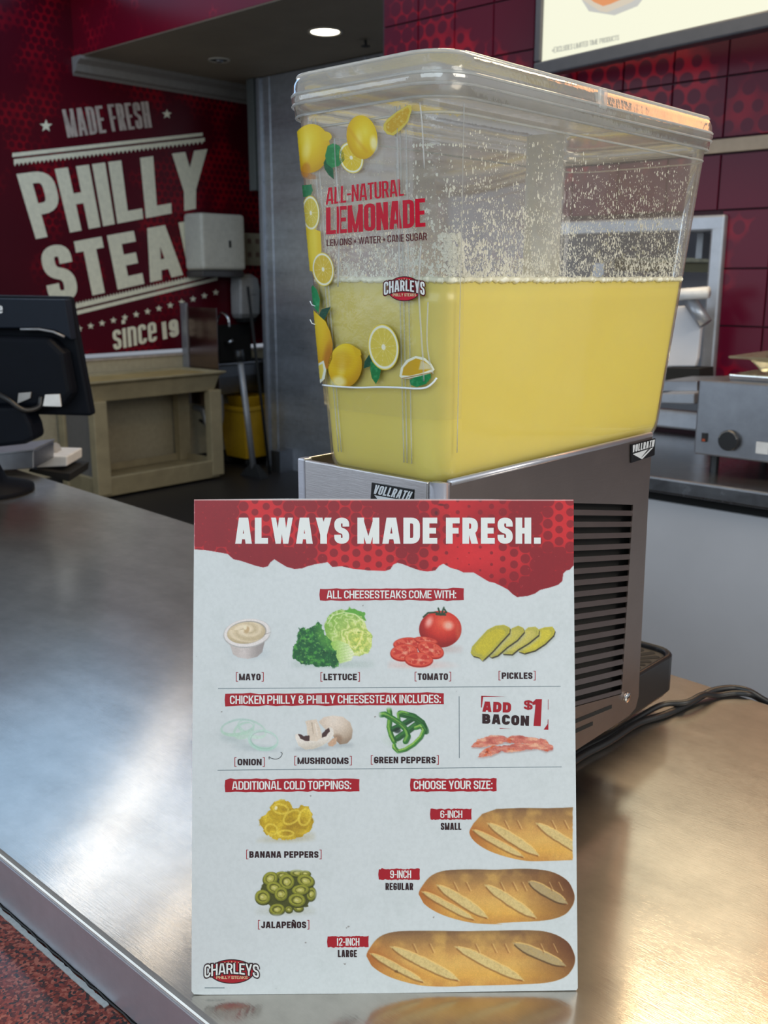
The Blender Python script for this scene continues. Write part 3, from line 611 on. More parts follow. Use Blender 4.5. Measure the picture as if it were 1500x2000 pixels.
obj('sight_window', MB().box(-5.872, -5.862, 4.90, 4.95, .38, .40), M_dark, sd)
obj('push_lever', MB().box(-5.98, -5.88, 4.84, 4.96, .175, .20), M_dark, sd, bevel=.004)
nt = MB().box(-5.999, -5.994, 4.80, 5.13, .60, .84); no = obj('hand_washing_notice', nt, M_dado, bevel=.001)
tag(no, 'cream picture notice on the red wall between towel box and cooler', 'notice')
M_icon = mat('brown_icon_print', (.20, .12, .09), .5)
for i in range(4):
    for jx in range(2):
        yy = 4.85+.08*i; zz = .78-.10*jx; obj('notice_icon', MB().box(-5.994, -5.9925, yy-.018, yy+.018, zz-.018, zz+.018), M_icon, no)
pl = thing('mop', (-5.35, 4.5, FLOOR), 'grey mop handle leaning in front of the hand sink', 'mop')
a, b = camf(497, 928, 6.95), camf(469, 706, 7.0)
obj('pole', MB().tube([a, b], .022), M_pole, pl, True); obj('grip', MB().tube([b, b+(b-a)*.10], .034), M_black, pl, True)
obj('mop_head', MB().loft([[(a[0]+dx*s_, a[1]+dy*s_, z) for dx, dy in ((-.12, -.04), (.12, -.04), (.12, .04), (-.12, .04))] for s_, z in ((1, FLOOR), (.8, FLOOR+.03), (.3, FLOOR+.09))]), M_dark, pl, bevel=.004)
a, b = camf(527, 930, 7.05), camf(484, 560, 7.2); p2 = obj('broom', MB().tube([(a[0], a[1], FLOOR), b], .011), M_dark, None, True)
tag(p2, 'thin dark broom stick leaning at the cooler corner over the yellow bucket', 'broom')
yb = thing('mop_bucket', (-5.75, 4.72, FLOOR), 'yellow plastic mop bucket on the floor under the hand sink', 'bucket')
def yr(s_, z): return [(-5.83+dx*s_*.9, 4.83+dy*s_, z) for dx, dy in ((-.17, -.19), (.17, -.19), (.17, .19), (-.17, .19))]
obj('tub', MB().loft([yr(.80, FLOOR+.06), yr(1, FLOOR+.42), yr(1.06, FLOOR+.43), yr(1.06, FLOOR+.46), yr(.95, FLOOR+.46), yr(.75, FLOOR+.15)]), M_yellow, yb, bevel=.01)
obj('wringer', MB().loft([yr(.55, FLOOR+.40), yr(.75, FLOOR+.53), yr(.62, FLOOR+.53), yr(.5, FLOOR+.45)]), M_yellow, yb, bevel=.006)
for dx in (-.12, .12):
    for dy in (-.13, .13): obj('caster', MB().disc((-5.83+dx-.01, 4.83+dy, FLOOR+.032), .03, .022, (1, 0, 0), 12), M_dark, yb)

# point-of-sale monitor seen from behind
mo = thing('pos_monitor', tuple(camf(30, 930, 2.36)), 'black point-of-sale monitor seen from behind on the steel counter', 'monitor')
def slab(pxs, f0, f1, sh=0):
    fr = [camf(np.array(p[0]), np.array(p[1]), f0+ (p[2] if len(p) > 2 else 0)) for p in pxs]
    d = np.array([-sy_, cy, 0])*(f1-f0); return fr, [q + d for q in fr]
A_, B_ = slab([(-150, 805), (180, 813), (136, 579), (-150, 574)], 2.36, 2.40); obj('screen_shell', MB().hexa(A_, B_), M_navy, mo, bevel=.008)
A_, B_ = slab([(-150, 641), (70, 641), (108, 646), (136, 662), (140, 664), (128, 585), (-150, 581)], 2.325, 2.37); obj('upper_back', MB().hexa(A_, B_), M_navy2, mo, bevel=.006)
A_, B_ = slab([(-150, 795), (120, 797), (140, 770), (125, 690), (95, 660), (-150, 652)], 2.30, 2.36); obj('rear_hump', MB().hexa(A_, B_), M_navy, mo, bevel=.012)
A_, B_ = slab([(-60, 880), (48, 868), (68, 858), (62, 830), (45, 795), (-60, 795)], 2.28, 2.36); obj('stand_neck', MB().hexa(A_, B_), M_navy, mo, bevel=.01)
fb_ = camf(-40, 900, 2.30); obj('stand_foot', MB().loft([[(fb_[0]+rr*math.cos(t), fb_[1]+rr*math.sin(t), z) for t in np.linspace(0, 2*pi, 24, False)] for rr, z in ((.12, 0), (.12, .012), (.06, .03), (.03, .10))]), M_navy, mo, True)
A_, B_ = slab([(84, 793), (119, 794), (116, 770), (88, 771)], 2.292, 2.298); obj('serial_sticker', MB().hexa(A_, B_), M_white, mo, label='small white serial sticker')
A_, B_ = slab([(34, 788), (58, 778), (60, 766), (36, 768)], 2.292, 2.298); obj('port_sticker', MB().hexa(A_, B_), M_soap, mo)
obj('vent_ridge', MB().tube([camf(x, y, 2.322) for x, y in ((40, 643), (76, 643), (104, 648), (126, 658))], .003), M_pole, mo, True)
obj('monitor_cable', MB().tube(spline([camf(x, y, f) for x, y, f in ((-20, 760, 2.27), (15, 780, 2.26), (45, 800, 2.27), (75, 795, 2.29), (80, 775, 2.3))]), .006), M_black, mo, True)
lg = MB(); C3 = lambda f: (lambda x, y, lift: camf(x, y, f-lift))
text_mesh(lg, 'e', [(-6, 612), (5, 612), (5, 590), (-6, 590)], C3(2.323), .2); obj('monitor_lettering', lg, M_silv_badge, mo)
# printer with a paler strip standing in for its lit top edge, white box and dark tray at the left end of the counter
pr = thing('receipt_printer', tuple(onax(30, 925, 2, 0)), 'grey metal printer case with a paler strip for its lit top edge under the monitor', 'printer')
A_, B_ = slab([(-80, 925), (66, 915), (66, 880), (-80, 896)], 2.50, 2.66); obj('case', MB().hexa(A_, B_), M_warmer, pr, bevel=.003)
A_, B_ = slab([(-80, 896), (66, 880), (66, 877), (-80, 893)], 2.495, 2.66); obj('lit_top_edge', MB().hexa(A_, B_), M_frame, pr)
dt = thing('wire_tray', tuple(onax(100, 930, 2, 0)), 'dark low tray under the white box at the counter end', 'tray')
A_, B_ = slab([(55, 921), (135, 941), (137, 925), (58, 915)], 2.64, 2.82); obj('tray_body', MB().hexa(A_, B_), M_dark, dt, bevel=.002)
wx = thing('white_box', tuple(camf(98, 925, 2.7)), 'small white box with grey cloth on the dark tray at the counter end', 'box')
A_, B_ = slab([(70, 914), (131, 911), (131, 891), (68, 889)], 2.66, 2.80); obj('box_body', MB().hexa(A_, B_), M_white, wx, bevel=.004)
A_, B_ = slab([(80, 892), (112, 896), (106, 872), (92, 868)], 2.70, 2.76); obj('crumpled_cloth', MB().hexa(A_, B_), M_soap, wx, bevel=.012)

# ================================================================== RIGHT BACKGROUND
dvec = np.array([.9875, -.158, 0]); nvec = np.array([-.158, -.9875, 0])
def board(name, s0, s1, scr, label):
    P0 = onax(1053, 141, 1, 2.95); z0 = P0[2]-.02; t = thing(name, tuple(P0+dvec*s0), label, 'menu board')
    pt_ = lambda s, d, z: tuple(np.array([P0[0], P0[1], 0])+dvec*s+nvec*d+np.array([0, 0, z]))
    def bar(sa, sb, za, zb, d0=-.02, d1=.03): return MB().hexa([pt_(sa, d0, za), pt_(sb, d0, za), pt_(sb, d0, zb), pt_(sa, d0, zb)], [pt_(sa, d1, za), pt_(sb, d1, za), pt_(sb, d1, zb), pt_(sa, d1, zb)])
    obj('bottom_rail', bar(s0, s1, z0, z0+.045), M_menuframe, t, bevel=.006); obj('top_rail', bar(s0, s1, z0+.80, z0+.84), M_menuframe, t, bevel=.006)
    obj('side_rail', bar(s0, s0+.028, z0+.045, z0+.80), M_menuframe, t, bevel=.006); obj('side_rail', bar(s1-.028, s1, z0+.045, z0+.80), M_menuframe, t, bevel=.006)
    obj('screen', bar(s0+.02, s1-.02, z0+.03, z0+.82, -.01, .018), scr, t); return t, np.array(pt_(0, .0185, 0))
b1, bp = board('menu_board', 0, 1.15, M_menuscreen, 'glowing cream menu board hung on the red tiles at upper right')
board('menu_board', 1.17, 2.3, M_menuorange, 'orange menu board beyond the right edge next to the cream one')
BP = lambda x, y, lift: onpl(x, y, bp+nvec*lift, nvec)
tx_ = MB(); text_mesh(tx_, '+EXCLUDES LIMITED TIME PRODUCTS', [(1078, 104), (1209, 78), (1209, 68), (1078, 93)], BP, .13); obj('disclaimer_print', tx_, M_menutext, b1)
g = MB(); poly2(g, [(1150, 22), (1200, 30), (1245, 12), (1262, -10), (1130, -10)], BP, .0001); obj('plate_shadow_print', g, M_shade, b1)
g = MB(); poly2(g, [(1126, -8), (1150, 8), (1172, 22), (1186, 24), (1230, 6), (1262, -14), (1200, -30)], BP, .0003); obj('plate_picture', g, M_plate, b1)
g = MB(); poly2(g, [(1145, -8), (1160, 4), (1178, 12), (1192, 8), (1215, -2), (1235, -20), (1180, -30)], BP, .0005); obj('food_picture', g, M_food, b1)

bc = thing('back_counter', (-.5, 2.7, FLOOR), 'steel topped back counter with pale grey front across the aisle', 'counter')
obj('worktop', MB().box(-2.15, 1.6, 2.31, 3.04, -.042, 0), M_back, bc, bevel=.006)
obj('front_panel', MB().box(-2.13, 1.58, 2.36, 2.40, FLOOR+.1, -.075), M_panel, bc)
obj('shadow_gap', MB().box(-2.12, 1.57, 2.37, 3.0, -.08, -.04), M_dark, bc)
obj('toe_kick', MB().box(-2.13, 1.58, 2.42, 2.5, FLOOR, FLOOR+.1), M_dark, bc)
wm = thing('countertop_warmer', (-.8, 2.65, 0), 'grey steel countertop food warmer with round black knob', 'warmer')
obj('housing', MB().box(-1.124, -.45, 2.45, 2.90, .046, .243), M_warmer, wm, bevel=.005)
for xx, yy in ((-1.085, 2.50), (-.50, 2.50), (-1.085, 2.85), (-.50, 2.85)): obj('foot', MB().disc((xx, yy, 0), .012, .047, (0, 0, 1), 12), M_black, wm)
kn = obj('control_knob', MB().disc((-1.026, 2.45, .094), .027, -.016, (0, 1, 0)), M_black, wm)
tk = MB()
for i in range(13):
    a = math.radians(20+i*11.7); tk.box(-1.026+math.cos(a)*.024-.0008, -1.026+math.cos(a)*.024+.0008, 2.4325, 2.4345, .094+math.sin(a)*.024-.0012, .094+math.sin(a)*.024+.0012)
obj('dial_marks', tk, M_soap, kn)
obj('rocker_switch', MB().box(-1.102, -1.088, 2.444, 2.45, .082, .106), M_black, wm, bevel=.001); obj('indicator', MB().box(-1.099, -1.091, 2.4425, 2.4445, .084, .090), mat('amber_lamp', (.35, .06, .015), .4), wm)
obj('info_sticker', MB().box(-.957, -.925, 2.4485, 2.4495, .068, .098), M_white, wm)
wr = [[(-1.06+i, 2.50+i, z), (-.52-i, 2.50+i, z), (-.52-i, 2.86-i, z), (-1.06+i, 2.86-i, z)] for i, z in ((0, .243), (-.005, .258), (.01, .262), (.02, .25))]
obj('well_rim', MB().loft(wr), M_chrome, wm, bevel=.003)
gl = thing('glass_lid', (-.8, 2.68, .262), 'clear glass lidded dish standing on the food warmer', 'lid')
obj('dish_wall', MB().loft([[(-1.03+i, 2.52+i, z), (-.6-i, 2.52+i, z), (-.6-i, 2.82-i, z), (-1.03+i, 2.82-i, z)] for i, z in ((.03, .262), (.01, .288), (0, .300))], True, False), M_glass, gl, bevel=.01)
obj('lid_plate', MB().loft([[(-1.03+i, 2.52+i, z), (-.6-i, 2.52+i, z), (-.6-i, 2.82-i, z), (-1.03+i, 2.82-i, z)] for i, z in ((-.035, .300), (-.035, .306), (.05, .322), (.10, .320))]), M_glass, gl, bevel=.003)
obj('lid_grip', MB().disc((-.83, 2.67, .321), .02, .014, (0, 0, 1)), M_chrome, gl)
# equipment with pale tubes seen through the opening
eq = thing('tube_stand', (-1.62, 2.92, 0), 'pale metal stand with white tube and slanted arm beside the warmer', 'stand')
E3 = lambda x, y, Y: onax(x, y, 1, Y)
obj('cross_tube', MB().tube([E3(1300, 577, 2.86), E3(1384, 571, 2.86)], .018), M_whitep, eq, True)
obj('slanted_arm', MB().tube([E3(1344, 582, 2.88), E3(1378, 632, 2.88)], .022), M_frame, eq, True)
A_ = [E3(x, y, 2.90) for x, y in ((1300, 600), (1352, 596), (1368, 640), (1362, 700), (1357, 716), (1300, 716))]; obj('back_sheet', MB().hexa(A_, [q+np.array([0, .02, 0]) for q in A_]), M_panel, eq, bevel=.004)
A_ = [E3(x, y, 2.86) for x, y in ((1300, 718), (1366, 720), (1366, 742), (1300, 742))]; obj('lower_dark_box', MB().hexa(A_, [q+np.array([0, .1, 0]) for q in A_]), M_dark, eq)  # plain black box below the back sheet
A_ = [E3(x, y, 2.55) for x, y in ((1290, 768), (1356, 768), (1356, 790), (1290, 788))]; sb = MB().hexa(A_, [q+np.array([0, .18, 0]) for q in A_])
obj('silver_bar', sb, M_frame, eq, bevel=.004)
A_ = [E3(x, y, 2.62) for x, y in ((1290, 744), (1362, 744), (1362, 766), (1290, 766))]; obj('dark_bar', MB().hexa(A_, [q+np.array([0, .2, 0]) for q in A_]), M_warmer, eq, bevel=.004)
obj('post', MB().box(-1.70, -1.66, 2.86, 2.90, 0, .55), M_frame, eq)
A_ = [E3(x, y, 3.5) for x, y in ((1200, 512), (1392, 514), (1390, 532), (1200, 530))]; sf = thing('wall_shelf', tuple(E3(1380, 530, 3.5)), 'olive shelf seen through the wall opening', 'shelf')
obj('shelf_board', MB().hexa(A_, [q+np.array([0, .3, 0]) for q in A_]), mat('olive_board', (.20, .18, .09), .5), sf)
A_ = [E3(x, y, 3.45) for x, y in ((1200, 502), (1392, 504), (1390, 512), (1200, 512))]; obj('shelf_stock', MB().hexa(A_, [q+np.array([0, .2, 0]) for q in A_]), mat('pale_packets', (.60, .58, .42), .6, var=.3, scale=60), sf)
A_ = [E3(x, y, 3.2) for x, y in ((1362, 455), (1374, 455), (1370, 505), (1358, 505))]; cu = thing('grey_cabinet', tuple(E3(1365, 505, 3.2)), 'narrow dark grey upright cabinet behind the wall opening', 'cabinet')
obj('cabinet_body', MB().hexa(A_, [q+np.array([0, .2, 0]) for q in A_]), M_pole, cu)

# ================================================================== COUNTER AND LEDGE
ct0 = thing('steel_counter', (-1.0, .75, FLOOR), 'worn brushed stainless steel counter under the sign and lemonade dispenser', 'counter')
ey = lambda x: 1.122 - (x+.4)*.0557
obj('countertop', MB().hexa([(-3.0, .34, -.05), (.55, .34, -.05), (.55, ey(.55), -.05), (-3.0, ey(-3.0), -.05)], [(-3.0, .34, 0), (.55, .34, 0), (.55, ey(.55), 0), (-3.0, ey(-3.0), 0)]), M_counter, ct0, bevel=.0045, seg=4)
obj('front_apron', MB().box(-3.0, .55, .3385, .3402, -.052, -.0045), M_edge, ct0)
obj('cabinet_body', MB().box(-2.95, .5, .40, 1.08, FLOOR, -.05), M_warmer, ct0)
gr_ = obj('granite_ledge', MB().box(-2.2, .6, -.02, .3405, -.095, -.055), M_granite, None, bevel=.004)
tag(gr_, 'polished speckled red granite ledge below the steel counter edge', 'ledge')
n = 60; xs = np.linspace(-.83, -.602, n); mb = MB()
up_ = [.3368 - .0010*rng.random() for _ in xs]; lo_ = [.3322 - .0005*rng.random() for _ in xs]
mb.hexa([(x, y, -.0549) for x, y in zip(xs, up_)] + [(x, y, -.0549) for x, y in zip(xs[::-1], lo_[::-1])], [(x, y, -.0540) for x, y in zip(xs, up_)] + [(x, y, -.0540) for x, y in zip(xs[::-1], lo_[::-1])])
st = obj('foil_strip', mb, M_silver, None); tag(st, 'ragged silver foil strip stuck along the granite under the steel edge', 'strip')
mb = MB(); mb.tube([(x, .3385+.0008*math.sin(x*300), -.0545) for x in np.linspace(-.95, .5, 120)], .0012, 6); obj('caulk_line', mb, M_caulk, gr_)

# ================================================================== DISPENSER
DX0, DX1, DY0, DY1, DZ = -.602, -.443, .548, .872, .354
dp = thing('drink_dispenser', (-.52, .70, 0), 'brushed stainless drink dispenser base with slotted side vents', 'drink dispenser')
PX = lambda y, z, d=0: (DX1+d, y, z)
# rim and rear skin
obj('rear_panel', MB().box(DX0+.010, DX1-.014, DY0-.001, DY0+.004, .02, DZ), M_steel, dp, bevel=.0012)
obj('corner_trim', MB().box(DX0, DX0+.009, DY0, DY0+.010, .02, DZ+.0005), M_edge, dp, bevel=.0015)
obj('corner_trim', MB().loft([[(DX1-.013, DY0, z), (DX1-.005, DY0-.0005, z), (DX1-.001, DY0+.003, z), (DX1, DY0+.008, z), (DX1-.013, DY0+.008, z)] for z in (.02, DZ)]), M_edge, dp, True)
obj('left_panel', MB().box(DX0, DX0+.004, DY0+.010, DY1, .02, DZ), M_steel, dp, bevel=.001)
obj('front_panel', MB().box(DX0+.004, DX1-.004, DY1-.004, DY1, .06, DZ), M_steel, dp, bevel=.001)
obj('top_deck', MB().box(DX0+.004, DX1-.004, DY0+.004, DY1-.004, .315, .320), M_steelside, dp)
obj('tank_seat', MB().box(DX0+.02, DX1-.016, DY0+.012, DY1-.02, .320, .338), M_steel, dp, bevel=.004)
obj('inner_box', MB().box(DX0+.006, DX1-.012, DY0+.006, DY1-.006, .062, .315), M_dark, dp)
# slotted side panel: frame pieces plus single slats, slots sloping down to the front
SY0, SY1 = .590, .8413; slope = -.185; T0 = .2885
zt = lambda y, z: z + slope*(y-SY1)
k_ = MB(); th_ = -.0015
def sp(mb, pts, d0=th_, d1=0): mb.hexa([PX(y, z, d0) for y, z in pts], [PX(y, z, d1) for y, z in pts])
sp(k_, [(DY0+.008, zt(DY0+.008, T0+.0)), (SY1, T0), (DY1, T0), (DY1, DZ), (DY0+.008, DZ)])
sp(k_, [(SY1, .0905), (DY1+.006, .0905), (DY1, T0), (SY1, T0)])
sp(k_, [(DY0+.008, zt(DY0+.008, .0905)), (SY0, zt(SY0, .0905)), (SY0, zt(SY0, T0)), (DY0+.008, zt(DY0+.008, T0))])
low = [(.800, .060), (DY1-.012, .060), (DY1+.002, .064), (DY1+.007, .076), (DY1+.006, .0905), (SY1, .0905), (DY0+.008, zt(DY0+.008, .0905)), (DY0+.008, .060)]
sp(k_, low[::-1])
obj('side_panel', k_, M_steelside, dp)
obj('rim_fold', MB().tube([(DX1-.002, DY0+.010, DZ-.0006), (DX1-.002, DY1, DZ-.0006)], .0028, 8), M_edge, dp, True)
N = 18; pz = (T0-.0905)/N
for i in range(N):
    z1 = T0-.0062-i*pz; m_ = MB(); h_ = pz-.0062
    y0_ = SY0
    if i == N-1: h_ = .0035
    m_.hexa([PX(SY0, zt(SY0, z1), -.0025), PX(SY1, z1, -.0025), PX(SY1, z1-h_, -.0005), PX(SY0, zt(SY0, z1-h_), -.0005)], [PX(SY0, zt(SY0, z1), -.0012), PX(SY1, z1, -.0012), PX(SY1, z1-h_, .0006), PX(SY0, zt(SY0, z1-h_), .0006)])
    obj('slat', m_, M_slat, dp)
# short lower slots
for (ya, yb, z_) in ((.66, .822, .0795), (.66, .786, .0672)):
    m_ = MB().hexa([PX(ya, zt(ya, z_)-.012, .0002), PX(yb, zt(yb, z_)-.0015, .0002), PX(yb, zt(yb, z_)+.0025, .0002), PX(ya, zt(ya, z_)-.008, .0002)], [PX(ya, zt(ya, z_)-.012, .0004), PX(yb, zt(yb, z_)-.0015, .0004), PX(yb, zt(yb, z_)+.0025, .0004), PX(ya, zt(ya, z_)-.008, .0004)])
    obj('slot', m_, M_dark, dp)
X43 = lambda x, y, lift: onax(x, y, 0, DX1+.0003+lift)
c = onax(1222, 1361, 0, DX1)
sw = obj('screw', MB().disc(c, .0052, .003, (1, 0, 0), 20), M_chrome, dp, True); obj('screw_slot', MB().box(c[0]+.0028, c[0]+.0032, c[1]-.003, c[1]+.003, c[2]-.0006, c[2]+.0006), M_dark, sw)
# base frame, feet and drip tray
obj('base_frame', MB().box(DX0+.012, DX1-.068, DY0+.03, DY1-.01, .004, .062), M_black, dp, bevel=.003)
for xx in (DX0+.03, DX1-.085):
    for yy in (DY0+.05, DY1-.04): obj('foot', MB().disc((xx, yy, 0), .013, .02, (0, 0, 1), 16), M_black, dp)
TX0, TX1, TY0, TY1 = -.600, -.470, .868, 1.028
def rr(x0, x1, y0, y1, r, z, n=7, rb=None):
    out = []
    for (cx, cy2, a0) in ((x1-r, y0+r, -pi/2), (x1-r, y1-r, 0), (x0+r, y1-r, pi/2), (x0+r, y0+r, pi)):
        for i in range(n): a = a0+pi/2*i/(n-1); out.append((cx+r*math.cos(a), cy2+r*math.sin(a), z))
    return out
tr_ = MB().loft([rr(TX0+.006, TX1-.006, TY0, TY1-.006, .02, .024), rr(TX0, TX1, TY0, TY1, .024, .032), rr(TX0, TX1, TY0, TY1, .024, .074), rr(TX0+.003, TX1-.003, TY0+.003, TY1-.003, .022, .077), rr(TX0+.007, TX1-.007, TY0+.006, TY1-.007, .02, .075), rr(TX0+.008, TX1-.008, TY0+.008, TY1-.008, .018, .045)], True, True)
dtz = obj('drip_tray', tr_, M_black, dp, False, bevel=.001)
M_grid = mat('worn_black_grid', (.05, .042, .034), .3)
pl_ = obj('drip_plate', MB().loft([rr(TX0+.008, TX1-.008, TY0+.008, TY1-.008, .018, z) for z in (.066, .071)]), M_grid, dtz)
for i in range(40):
    a = 2*pi*i/40; dx, dy = math.cos(a), math.sin(a); fx, fy = -.535, .935; r0 = .028
    r1 = min((TX1-.014-fx)/dx if dx > .01 else ((TX0+.014-fx)/dx if dx < -.01 else 9), (TY1-.014-fy)/dy if dy > .01 else ((TY0+.014-fy)/dy if dy < -.01 else 9))
    for q0, q1 in ((r0, r1*.58), (r1*.58+.006, r1)):
        if q1-q0 < .008 or (i % 2 and q0 == r0): continue
        w0, w1 = .0016+q0*.028, .0016+q1*.028; u_ = np.array([-dy, dx, 0]); e_ = np.array([dx, dy, 0]); c0 = np.array([fx, fy, .0711])+e_*q0; c1 = np.array([fx, fy, .0711])+e_*q1
        P_ = [c0-u_*w0, c1-u_*w1-e_*.002, c1-u_*w1*.5, c1+u_*w1*.5, c1+u_*w1-e_*.002, c0+u_*w0, c0-e_*.0015]
        obj('drain_slot', MB().hexa(P_, [q+np.array([0, 0, .0003]) for q in P_]), M_dark, dtz)
# tap hidden in front of the machine
obj('tap', MB().box(-.545, -.51, .872, .915, .20, .26).box(-.535, -.52, .90, .93, .16, .21), M_black, dp, bevel=.004)
# badges
def badge(name, quad, pl3, lift):
    b = MB(); poly2(b, quad, pl3, 0); o = obj(name, b, M_black_badge, dp); return o
X43b = lambda x, y, lift: onax(x, y, 0, DX1+.0008+lift)
q1 = [(1232, 904), (1277.5, 889), (1279, 856), (1232, 868)]
A_ = X43b(np.array([p[0] for p in q1]), np.array([p[1] for p in q1]), 0); bo = obj('side_badge', MB().hexa(A_-np.array([.0008, 0, 0]), A_+np.array([.0006, 0, 0])), M_black_badge, dp)
t_ = MB(); L3 = lambda x, y, lift: onax(x, y, 0, DX1+.0016+lift)
sk_ = lambda u, v: (u+.05*v, v)
text_mesh(t_, 'VOLLRATH', [(1235, 884), (1277, 872), (1277, 859), (1234, 870)], L3, .17, warp=sk_)
poly2(t_, [(1236, 887), (1276, 874), (1254, 897)], L3); obj('badge_lettering', t_, M_silv_badge, bo)
t_ = MB()
for i in range(3): poly2(t_, [(1253+3*i, 893-3*i), (1266+2*i, 877-i*.6), (1267+2*i, 877-i*.6), (1254+3*i, 893-3*i)], lambda x, y, l: L3(x, y, .0001))
obj('badge_stripes', t_, M_black_badge, bo)
q2 = [(723, 1000), (806, 1014), (809, 956), (727, 942)]
Y48 = lambda x, y, lift: onax(x, y, 1, DY0-.0022-lift)
A_ = onax(np.array([p[0] for p in q2]), np.array([p[1] for p in q2]), 1, DY0-.001); bo = obj('rear_badge', MB().hexa(A_, A_-np.array([0, .0008, 0])), M_black_badge, dp, bevel=.0003)
t_ = MB(); text_mesh(t_, 'VOLLRATH', [(728, 964), (799, 977), (803, 960), (730, 946)], Y48, .19, warp=sk_)
poly2(t_, [(731, 967), (798, 979), (762, 1005)], Y48); obj('badge_lettering', t_, M_silv_badge, bo)

# ================================================================== TANK
TZ0, TZT = .339, .630
def tk(z, off=0):
    t = (z-TZ0)/(.6225-TZ0); b = (-.575, -.4475, .549, .905, .026); e = (-.5965, -.4400, .537, .958, .030)
    x0, x1, y0, y1, r = [b[i]+(e[i]-b[i])*t for i in range(5)]
    return x0+off, x1-off, y0+off, y1-off, max(r-off, .004)
RB = .024
def body_rings(off, ztop, n=8):
    out = []
    for i in range(7):
        a = pi/2*i/6; z = TZ0+off+RB*(1-math.cos(a)); sh = RB*(1-math.sin(a))*.9; x0, x1, y0, y1, r = tk(z, off+sh); out.append(rr(x0, x1, y0, y1, r, z, n))
    for z in np.linspace(TZ0+RB+.02, ztop, 8): x0, x1, y0, y1, r = tk(z, off); out.append(rr(x0, x1, y0, y1, r, z, n))
    return out
ta = thing('lemonade_tank', (-.52, .74, TZ0), 'clear plastic lidded beverage tank half full of lemonade', 'tank')
rb_ = body_rings(0, .628)
obj('tank_wall', MB().loft(rb_, True, False), M_acryl, ta, True)
LZ = .5005
rl = body_rings(.0022, LZ); x0, x1, y0, y1, r = tk(LZ, .012); rl.append(rr(x0, x1, y0, y1, r, LZ-.0004, 8))
lq = obj('lemonade', MB().loft(rl), M_lemonade, None, True); tag(lq, 'pale yellow lemonade filling the lower half of the clear tank', 'drink'); lq['kind'] = 'stuff'
# lid: stepped rounded cap
def lr(z, off): x0, x1, y0, y1, r = tk(.6225, 0); return rr(x0-off, x1+off, y0-off, y1+off, r+off, z, 8)
lid = [(.6215, .0005), (.6215, .0035), (.6285, .0045), (.630, .0060), (.6350, .0066), (.6368, .0056), (.6440, .0050), (.6490, .0025), (.6525, -.0030), (.6545, -.0120), (.6540, -.0200), (.6500, -.0240), (.6490, -.0290)]
lo_ = obj('lid', MB().loft([lr(z, o) for z, o in lid], False, True), M_lid, ta, True)
li = [(.6222, -.0015), (.6290, -.0010), (.6300, .0010), (.6345, .0030), (.6420, .0020), (.6480, -.0010), (.6510, -.0060)]
obj('lid_inner_wall', MB().loft([lr(z, o) for z, o in li], False, False), M_lid, lo_, True)
for z_, o_, r_ in ((.6215, .003, .0010), (.6295, .0058, .0010), (.6365, .0060, .0011), (.6500, .0015, .0014)):
    rg = lr(z_, o_); obj('lid_ridge', MB().tube(rg+[rg[0]], r_, 6, False), M_rib, lo_, True)
lat = onax(1178, 196, 0, -.4335); obj('latch', MB().box(-.4355, -.4328, lat[1]-.006, lat[1]+.006, .634, .6485), M_rib, lo_, bevel=.001)
# moulded vertical ribs and rim band
def tpt(s, z, off=0):
    """point on the tank outline: s metres along it from the near corner centre; negative to the left face"""
    P = np.array(rr(*tk(z, off)[:4], tk(z, off)[4], z, 12)); return P
def front_pt(x, z, off=0.0): return (x, tk(z)[2]-off, z)
for fx_ in (.20, .225, .74, .765, .80):
    m_ = MB(); zs = np.linspace(.366, .618, 12); pts = []
    for z in zs: x0, x1, y0, y1, r = tk(z); pts.append((x0+(x1-x0)*fx_, y0-.0009, z))
    m_.tube(pts, .0005, 6); obj('rib', m_, M_rib, ta, True)
for yy in (.055,):
    m_ = MB(); m_.tube([(tk(z)[1]+.0008, tk(z)[2]+yy*(tk(z)[3]-tk(z)[2])*(1 if yy > .1 else 1), z) for z in np.linspace(.375, .618, 10)], .0004, 6); obj('rib', m_, M_rib, ta, True)
x0, x1, y0, y1, r = tk(.612); rg = rr(x0, x1, y0, y1, r, .612, 8); obj('rim_band', MB().tube(rg+[rg[0]], .0009, 6, False), M_rib, ta, True)
obj('splash_column', MB().loft([rr(-.536, -.506, .768, .800, .012, z) for z in (.36, .626)]), M_milky, ta, True)
